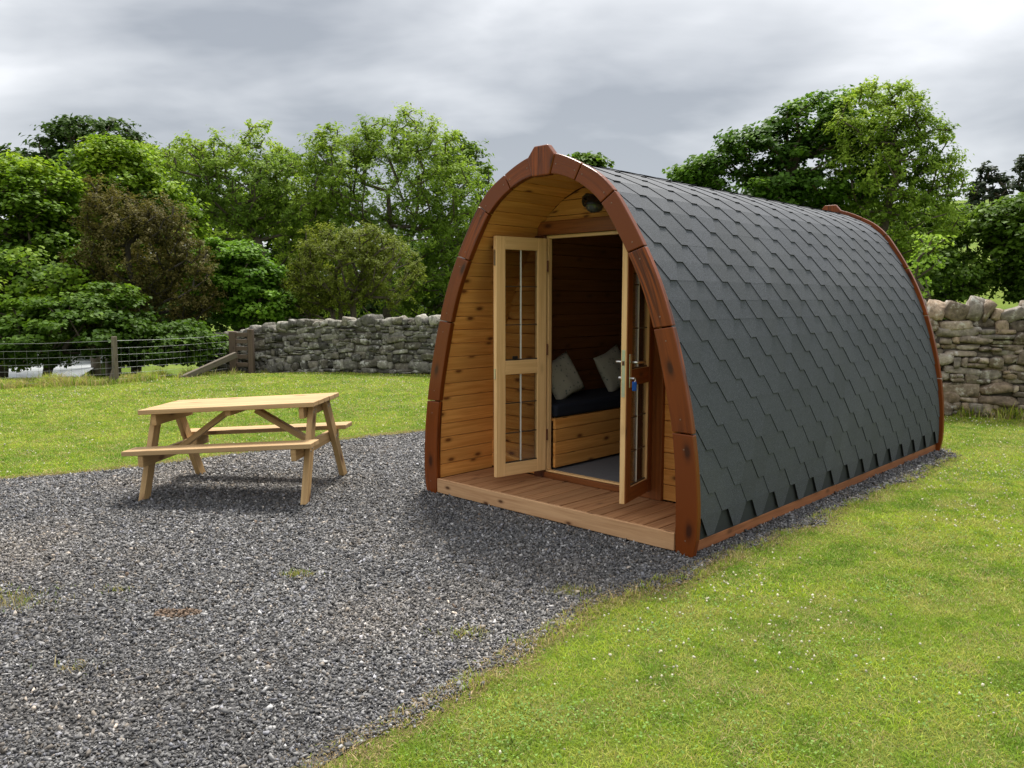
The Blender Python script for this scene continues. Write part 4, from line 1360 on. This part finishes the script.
def build_pod():
    global pod
    pod = empty('camping_pod', (PC[0], PC[1], 0), math.atan2(EU[1], EU[0]))
    tag(pod, 'arched wooden camping pod with grey hexagonal shingle roof and open double doors', 'camping pod')
    arch_boards(0, .045, True)
    arch_boards(PL - .045, PL, False)
    build_roof()
    build_lining()
    WD = .66
    # back wall of the porch, with the doorway
    clad_wall(WD, WD + .04, 'porch_wall', (-.60, .60, 0, 2.10))
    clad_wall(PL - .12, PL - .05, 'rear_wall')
    # door lining: posts, head beam, sill
    def part(name, mat, boxes, bev=.004, parent=None):
        m_ = MB()
        for b in boxes: m_.box(*b)
        return m_.build(name, mat, parent or pod, bevel=bev)
    part('door_post', M['jamb'], [((-.625, WD - .035, .137), (-.52, WD + .07, 2.115))])
    part('door_post', M['post'], [((.52, WD - .035, .137), (.625, WD + .07, 2.115))])
    uh = iu(2.16) + .005
    part('head_beam', M['post'], [((-uh, WD - .045, 2.117), (uh, WD + .07, 2.225))], .006)
    part('sill', M['post'], [((-.519, WD - .03, .137), (.519, WD + .07, .185))])
    for bb in (((-.518, WD - .012, .187), (.518, WD + .03, .2)), ((-.518, WD - .008, .2015), (-.493, WD + .03, 2.115)), ((.493, WD - .008, .2015), (.518, WD + .03, 2.115)), ((-.492, WD - .008, 2.09), (.492, WD + .03, 2.115))): part('door_lining', M['door_pine'], [bb], .002)
    # doors (opened outwards past a right angle)
    hl = (-.512, WD - .03, .205); dl = Vector((-.595 + .512, .133 - WD + .03))
    dL, W, H = door_leaf(hl, math.atan2(dl.y, dl.x), -1, 'left door leaf showing its pale pine inner face')
    hr = (.512, WD - .03, .205); dr = Vector((.628 - .512, .125 - WD + .03))
    dR, W, H = door_leaf(hr, math.atan2(dr.y, dr.x), 1, 'right door leaf showing its brown stained outer face')
    # handle set on the right leaf
    for sg in (1, -1):
        hb = MB(); yf = .0285 if sg > 0 else -.0185
        hb.box((W - .068, min(yf, yf + sg * .006), .80), (W - .032, max(yf, yf + sg * .006), 1.03), 2)
        hb.build('handle_plate', M['steel'], dR, bevel=.003)
    for sg in (1, -1):
        hb = MB(); yf = .034 if sg > 0 else -.024
        hb.tube([(W - .05, yf, .975), (W - .05, yf + sg * .045, .975), (W - .065, yf + sg * .055, .975), (W - .165, yf + sg * .055, .972)], .009, 10)
        hb.build('handle', M['steel'], dR, smooth=True)
    for sg in (1, -1):
        hb = MB(); yf = .034 if sg > 0 else -.024
        hb.tube([(W - .05, yf, .865), (W - .05, yf + sg * .028, .865)], .010, 12)
        hb.build('lock_cylinder', M['steel'], dR)
    hb = MB(); hb.box((W + .0003, -.011, .74), (W + .003, .012, 1.06), 2); hb.build('latch_plate', M['steel'], dR)
    hb = MB(); hb.box((W + .0032, -.005, .955), (W + .012, .006, .985)); hb.build('latch', M['jamb'], dR)
    # bolts on the edge of the left leaf
    for z0, z1 in ((.78, .86), (1.66, 1.78)):
        hb = MB(); hb.box((W + .0003, -.008, z0), (W + .006, .010, z1)); hb.build('bolt', M['steel'], dL)
    hb = MB(); hb.box((W - .20, .0215, .93), (W - .15, .030, .955)); hb.build('stay', M['black'], dL, bevel=.003)
    for dd in (dL, dR):
        sy = -1 if dd is dL else 1
        for z in (.25, .95, 1.62): hb = MB(); hb.tube([(-.006, sy * -.022, z), (-.006, sy * -.022, z + .09)], .008, 8); hb.build('hinge', M['jamb'], dd)
    # deck
    mb = MB(); n = 19; u0, u1 = -1.128, 1.128; bw = (u1 - u0) / n
    for i in range(n):
        mb.box((u0 + i * bw + .0045, .026, .108), (u0 + (i + 1) * bw - .0045, WD - .003, .135 + random.uniform(-.001, .001)), 1)
    mb.build('deck', M['deck'], pod, bevel=.003)
    part('deck_fascia', M['fascia'], [((-1.137, -.002, .018), (1.137, .025, .134))], .005)
    part('deck_bearer', M['underlay'], [((-1.12, .03, -.02), (1.12, .1, .10))], 0)
    part('deck_bearer', M['underlay'], [((-1.12, .4, -.02), (1.12, .47, .10))], 0)
    part('interior_floor', M['carpet'], [((-1.13, WD + .071, .12), (1.13, PL - .125, .19))], 0)
    # base timbers along the sides, two lengths each
    for sd_ in (-1, 1):
        a, b = sorted((sd_ * 1.195, sd_ * 1.240))
        part('base_timber', M['skid'], [((a, .047, .01), (b, 2.3, .080))], .004)
        part('base_timber', M['skid'], [((a, 2.304, .008), (b + .0, PL - .047, .076))], .004)
    part('base_joist', M['underlay'], [((-1.19, .5, -.05), (-1.1, PL - .06, .12))], 0)
    part('base_joist', M['underlay'], [((1.1, .5, -.05), (1.19, PL - .06, .12))], 0)
    # outside lamp on the porch wall
    lm = MB()
    lm.lathe([(0, .0), (.045, .0), (.05, .012), (.05, .02), (0, .02)], n=20, M=Matrix.Translation((-.10, WD - .002, 2.355)) @ Matrix.Rotation(PI / 2, 4, 'X'))
    lm.tube([(-.10, WD - .02, 2.355), (-.09, WD - .08, 2.375), (0.0, WD - .15, 2.385), (.08, WD - .16, 2.37)], .009, 8)
    lamp = lm.build('wall_lamp', M['black'], pod, smooth=False, bevel=.002)
    lm = MB(); lm.lathe([(0, .072), (.03, .068), (.055, .05), (.072, .02), (.08, 0), (.078, -.006), (.07, 0), (0, .03)], c=(.085, WD - .16, 2.30), n=24)
    lm.build('lamp_shade', M['black'], lamp, smooth=True)
    lm = MB(); lm.lathe([(.068, .0), (.066, -.02), (.055, -.042), (.03, -.056), (0, -.06)], c=(.085, WD - .16, 2.30), n=24)
    lm.build('lamp_glass', M['lens'], lamp, smooth=True)
    # bench bed inside along the left wall
    mb = MB()
    for i, (za, zb) in enumerate(((.21, .315), (.318, .423), (.426, .531), (.534, .62))):
        mb.box((-.50, .72, za), (-.475, 3.6, zb - .002), 1)
    mb.box((-1.07, .72, .60), (-.502, 3.6, .62), 1)
    mb.build('built_in_bench', M['pine'], pod, bevel=.003)


def world_of(u, w, z):
    p = PC + EU * u + EN * w
    return Vector((p[0], p[1], z))


def superq(mb_v, a):
    return a


def cushion(name, label, u, w, z, size, rx, rz, roll=0):
    n = 14
    V, F = [], []
    for sgn in (1, -1):
        b = len(V)
        for i in range(n + 1):
            for j in range(n + 1):
                x, y = i / n * 2 - 1, j / n * 2 - 1
                t = max(0, (1 - x ** 2)) ** .45 * max(0, (1 - y ** 2)) ** .45
                k = 1 - .09 * (1 - abs(x * y)) * max(abs(x), abs(y)) ** 3
                wr = .02 * math.sin(7 * x + 2 * y) * t
                V.append((x * k * size[0] / 2, sgn * (t * size[2] / 2) + wr * .3, y * k * size[1] / 2))
        for i in range(n):
            for j in range(n):
                a = b + i * (n + 1) + j
                q = [a, a + 1, a + n + 2, a + n + 1]
                F.append(q[::-1] if sgn < 0 else q)
    o = np_mesh(name, np.array(V), np.array(F), M['cushion'], smooth=True)
    import bmesh
    bm = bmesh.new(); bm.from_mesh(o.data); bmesh.ops.remove_doubles(bm, verts=bm.verts, dist=.0005); bmesh.ops.recalc_face_normals(bm, faces=bm.faces); bm.to_mesh(o.data); bm.free()
    o.location = world_of(u, w, z)
    o.rotation_euler = (0, rx, math.atan2(EU[1], EU[0]) + rz)
    o.rotation_mode = 'XYZ'
    R = Matrix.Rotation(math.atan2(EU[1], EU[0]), 4, 'Z') @ Matrix.Rotation(rz, 4, 'Z') @ Matrix.Rotation(rx, 4, 'X')
    o.matrix_world = Matrix.Translation(o.location) @ R @ Matrix.Rotation(roll, 4, 'Y')
    tag(o, label, 'cushion', 'cushions on the bench bed')
    return o


def build_pod_contents():
    m = MB(); m.box((-1.04, .74, .623), (-.485, 3.55, .735), 1)
    o = m.build('mattress', M['navy'], None, bevel=.03, seg=4)
    o.location = world_of(0, 0, 0); o.rotation_euler = (0, 0, math.atan2(EU[1], EU[0]))
    tag(o, 'dark navy bench mattress inside the pod under the cushions', 'mattress')
    cushion('cushion', 'pale patterned cushion nearer the doorway, whole in view on the bench', -.78, 1.17, .915, (.40, .38, .14), math.radians(-20), math.radians(84), -.32)
    cushion('cushion', 'pale patterned cushion further in, partly hidden by the right door', -.82, 1.98, .93, (.42, .40, .14), math.radians(-18), math.radians(88), -.3)
    # key tag hanging from the lock
    kt = MB()
    kt.box((-.011, -.003, -.055), (.011, .003, -.005), 2)
    o = kt.build('key_tag', M['blue'], None, bevel=.003)
    kt = MB(); kt.tube([(0, 0, -.007), (.006, 0, .006), (0, 0, .02), (-.006, 0, .006), (0, 0, -.007)], .0015, 6); r = kt.build('key_ring', M['steel'], o)
    dr = Vector((.628 - .512, .125 - .63)).normalized()
    nrm = Vector((-dr.y, dr.x))
    p = Vector((.512, .63)) + dr * .452 + nrm * .062
    o.location = world_of(p.x, p.y, .205 + .865 - .015)
    o.scale = (1.5, 1.5, 1.25)
    o.rotation_euler = (0, 0, math.atan2(EU[1], EU[0]) + math.radians(60))
    tag(o, 'blue plastic key tag hanging from the lock of the right door', 'key tag')


# ------------------------------------------------------------------ picnic table
def build_table():
    t = empty('picnic_table', (-2.245, 6.77, .012), math.radians(-3.5))
    t.rotation_euler = (0, math.radians(-3.2), math.radians(-4.5))
    tag(t, 'pale yellow treated timber picnic table with two attached benches standing on gravel', 'picnic table')
    mb = MB(); n = 5; w = .70; bw = w / n
    for i in range(n):
        mb.box((-.735 + random.uniform(-.004, .004), -w / 2 + i * bw + .003, .70), (.735 + random.uniform(-.004, .004), -w / 2 + (i + 1) * bw - .003, .738), 0)
    mb.build('tabletop', M['treated'], t, bevel=.005)
    for s in (-1, 1):
        mb = MB()
        for k in (0, 1):
            y = s * (.425 + k * .108)
            mb.box((-.765, y - .052 + s * .0, .405), (.765, y + .052, .443), 0)
        mb.build('bench', M['treated'], t, bevel=.005)
    for sx in (-1, 1):
        for sy in (-1, 1):
            mb = MB()
            x = sx * .665
            a = Vector((x, sy * .525, 0)); b = Vector((x, sy * .165, .698))
            # foot and head cut level
            d = (b - a); hw = .05; th = .0225
            P = []
            for iz in (0, 1):
                for iy in (0, 1):
                    for ix in (0, 1):
                        c = b if iz else a
                        P.append(c + Vector((th * (1 if ix else -1), hw * 1.1 * (1 if iy else -1), -.035 if iz == 0 else 0)))
            mb.hexa(P, 2)
            lg = mb.build('leg', M['treated_leg'], t, bevel=.004)
            for f in (.51, .93):
                for dq in (-.018, .018):
                    c = a.lerp(b, f + dq * .6) + Vector((sx * (th + .001), dq, 0))
                    bm_ = MB(); bm_.lathe([(0, .004), (.006, .003), (.009, 0), (.009, -.002)], n=10, M=Matrix.Translation(c) @ Matrix.Rotation(sx * PI / 2, 4, 'Y')); bm_.build('bolt', M['steel_dull'], lg)
        xx = sx * (.665 - .045 - .002)
        mb = MB(); mb.box((xx - .021, -.575, .310), (xx + .021, .575, .402), 1); mb.build('bench_support', M['treated_leg'], t, bevel=.005)
        mb = MB(); mb.box((xx - .021, -.32, .605), (xx + .021, .32, .697), 1); mb.build('top_support', M['treated_leg'], t, bevel=.005)
        mb = MB(); mb.beam((sx * .12, 0, .66), (sx * .598, 0, .35), .075, .045, up=(0, 0, 1)); mb.build('brace', M['treated_leg'], t, bevel=.004)
    mb = MB(); mb.box((-.025, -.30, .655), (.025, .30, .697), 1); mb.build('middle_batten', M['treated_leg'], t, bevel=.005)


# ------------------------------------------------------------------ water
def build_river():
    V = [(-90, 17, -1.15), (-11.0, 17, -1.15), (-27.5, 60, -1.15), (-90, 60, -1.15)]
    o = np_mesh('river', V, [[0, 1, 2, 3]], water_mat())
    tag(o, kind='structure')


# ------------------------------------------------------------------ light, sky, camera
def build_world():
    w = bpy.data.worlds.new('World'); SC.world = w; w.use_nodes = True
    t = w.node_tree; t.nodes.clear()
    N = lambda k, **kw: (lambda o: ([setattr(o, a, b) for a, b in kw.items()], o)[1])(t.nodes.new(k))
    out = N('ShaderNodeOutputWorld'); bg = N('ShaderNodeBackground')
    sky = N('ShaderNodeTexSky', sky_type='NISHITA'); sky.sun_disc = False
    sky.sun_elevation = math.radians(SUN_EL); sky.sun_rotation = math.radians(SUN_AZ)
    tc = N('ShaderNodeTexCoord'); sp = N('ShaderNodeSeparateXYZ'); t.links.new(tc.outputs['Generated'], sp.inputs[0])

    def mth(op, a, b=0, clamp=False):
        o = N('ShaderNodeMath', operation=op, use_clamp=clamp)
        for i, v in ((0, a), (1, b)):
            if isinstance(v, bpy.types.NodeSocket): t.links.new(v, o.inputs[i])
            else: o.inputs[i].default_value = v
        return o.outputs[0]
    zz = mth('ADD', mth('MAXIMUM', sp.outputs[2], 0), .22)
    cx, cy = mth('DIVIDE', sp.outputs[0], zz), mth('DIVIDE', sp.outputs[1], zz)
    cb = N('ShaderNodeCombineXYZ'); t.links.new(cx, cb.inputs[0]); t.links.new(cy, cb.inputs[1])

    def noise(scale, det, rough, loc, sc=(1, 1, 1), dist=0):
        mp = N('ShaderNodeMapping'); t.links.new(cb.outputs[0], mp.inputs[0]); mp.inputs['Location'].default_value = loc; mp.inputs['Scale'].default_value = sc
        n = N('ShaderNodeTexNoise'); t.links.new(mp.outputs[0], n.inputs['Vector']); n.inputs['Scale'].default_value = scale
        n.inputs['Detail'].default_value = det; n.inputs['Roughness'].default_value = rough; n.inputs['Distortion'].default_value = dist
        return n.outputs['Fac']
    a = noise(.7, 5, .5, (12.5, 6.5, 0), (.9, 1.1, 1), .3); b = noise(2.2, 5, .55, (15.2, 13.4, 0), (.8, 1.2, 1), .3)
    m = mth('ADD', mth('MULTIPLY', a, .82), mth('MULTIPLY', b, .18))
    rp = N('ShaderNodeValToRGB'); t.links.new(m, rp.inputs['Fac'])
    cr = rp.color_ramp; cr.elements[0].position = .38; cr.elements[0].color = (.31, .33, .36, 1)
    cr.elements[1].position = .64; cr.elements[1].color = (1.04, 1.04, 1.05, 1)
    e = cr.elements.new(.50); e.color = (.60, .615, .635, 1)
    # paler towards the horizon
    hz = mth('POWER', mth('SUBTRACT', 1, mth('MAXIMUM', sp.outputs[2], 0), True), 7)
    mx = N('ShaderNodeMix', data_type='RGBA'); t.links.new(mth('MULTIPLY', hz, .30), mx.inputs[0]); t.links.new(rp.outputs[0], mx.inputs[6]); mx.inputs[7].default_value = (.80, .81, .83, 1)
    # a little blue sky light mixed in through the cloud
    gm = N('ShaderNodeMix', data_type='RGBA', blend_type='MIX'); gm.inputs[0].default_value = .012
    t.links.new(mx.outputs[2], gm.inputs[6]); t.links.new(sky.outputs[0], gm.inputs[7])
    # an overcast sky is about three times as bright overhead as at the horizon
    up = N('ShaderNodeMapRange', interpolation_type='SMOOTHSTEP'); t.links.new(sp.outputs[2], up.inputs[0])
    up.inputs[1].default_value = .33; up.inputs[2].default_value = .92; up.inputs[3].default_value = 1; up.inputs[4].default_value = 1.9
    vm = N('ShaderNodeVectorMath', operation='SCALE'); t.links.new(gm.outputs[2], vm.inputs[0]); t.links.new(up.outputs[0], vm.inputs['Scale'])
    t.links.new(vm.outputs[0], bg.inputs['Color']); bg.inputs['Strength'].default_value = SKY_STR
    t.links.new(bg.outputs[0], out.inputs[0])


SUN_EL, SUN_AZ, SKY_STR = 61, 12, .60


def build_light():
    l = bpy.data.lights.new('sun', 'SUN'); l.energy = 3.6; l.angle = math.radians(14); l.color = (1, .96, .89)
    o = bpy.data.objects.new('sun', l); COL.objects.link(o)
    el, az = math.radians(SUN_EL), math.radians(SUN_AZ)      # azimuth from +Y towards +X
    d = Vector((math.sin(az) * math.cos(el), math.cos(az) * math.cos(el), math.sin(el)))
    o.rotation_euler = d.to_track_quat('Z', 'Y').to_euler()


def build_camera():
    c = bpy.data.cameras.new('camera'); c.sensor_width = 36; c.lens = F_PX / 1024 * 36; c.clip_end = 2000; c.clip_start = .05
    o = bpy.data.objects.new('camera', c); COL.objects.link(o)
    o.location = (0, 0, CAM_H); o.rotation_euler = (PI / 2 - PITCH, 0, 0)
    SC.camera = o


build_world(); build_light(); build_camera()
build_ground(); build_gravel(); build_river()
stones_along(WL, 1.22, .17, ((.12, .34), (.07, .15)), np.array([(.21, .195, .165), (.15, .14, .115), (.28, .26, .215), (.10, .093, .078), (.185, .165, .13)]), .55, 'dry_stone_wall',
             'grey lichened dry stone wall running behind the lawn left of the pod', 5, 1.45)
stones_along(WR, 1.56, .22, ((.14, .40), (.055, .15)), np.array([(.31, .235, .165), (.24, .19, .14), (.38, .31, .235), (.18, .145, .11), (.33, .285, .235)]), .55, 'dry_stone_wall',
             'brown sandstone dry wall with big rounded copestones right of the pod', 6, 1.35)
build_fence()
build_pod(); build_pod_contents()
build_table()
build_grass()
build_trees()

SC.render.engine = 'CYCLES'
SC.cycles.max_bounces = 8; SC.cycles.transparent_max_bounces = 12
SC.cycles.use_adaptive_sampling = True
SC.view_settings.view_transform = 'Standard'; SC.view_settings.look = 'None'
SC.view_settings.exposure = 1.0; SC.view_settings.gamma = 1.0; SC.view_settings.use_curve_mapping = False
SC.render.resolution_x, SC.render.resolution_y = 1024, 768
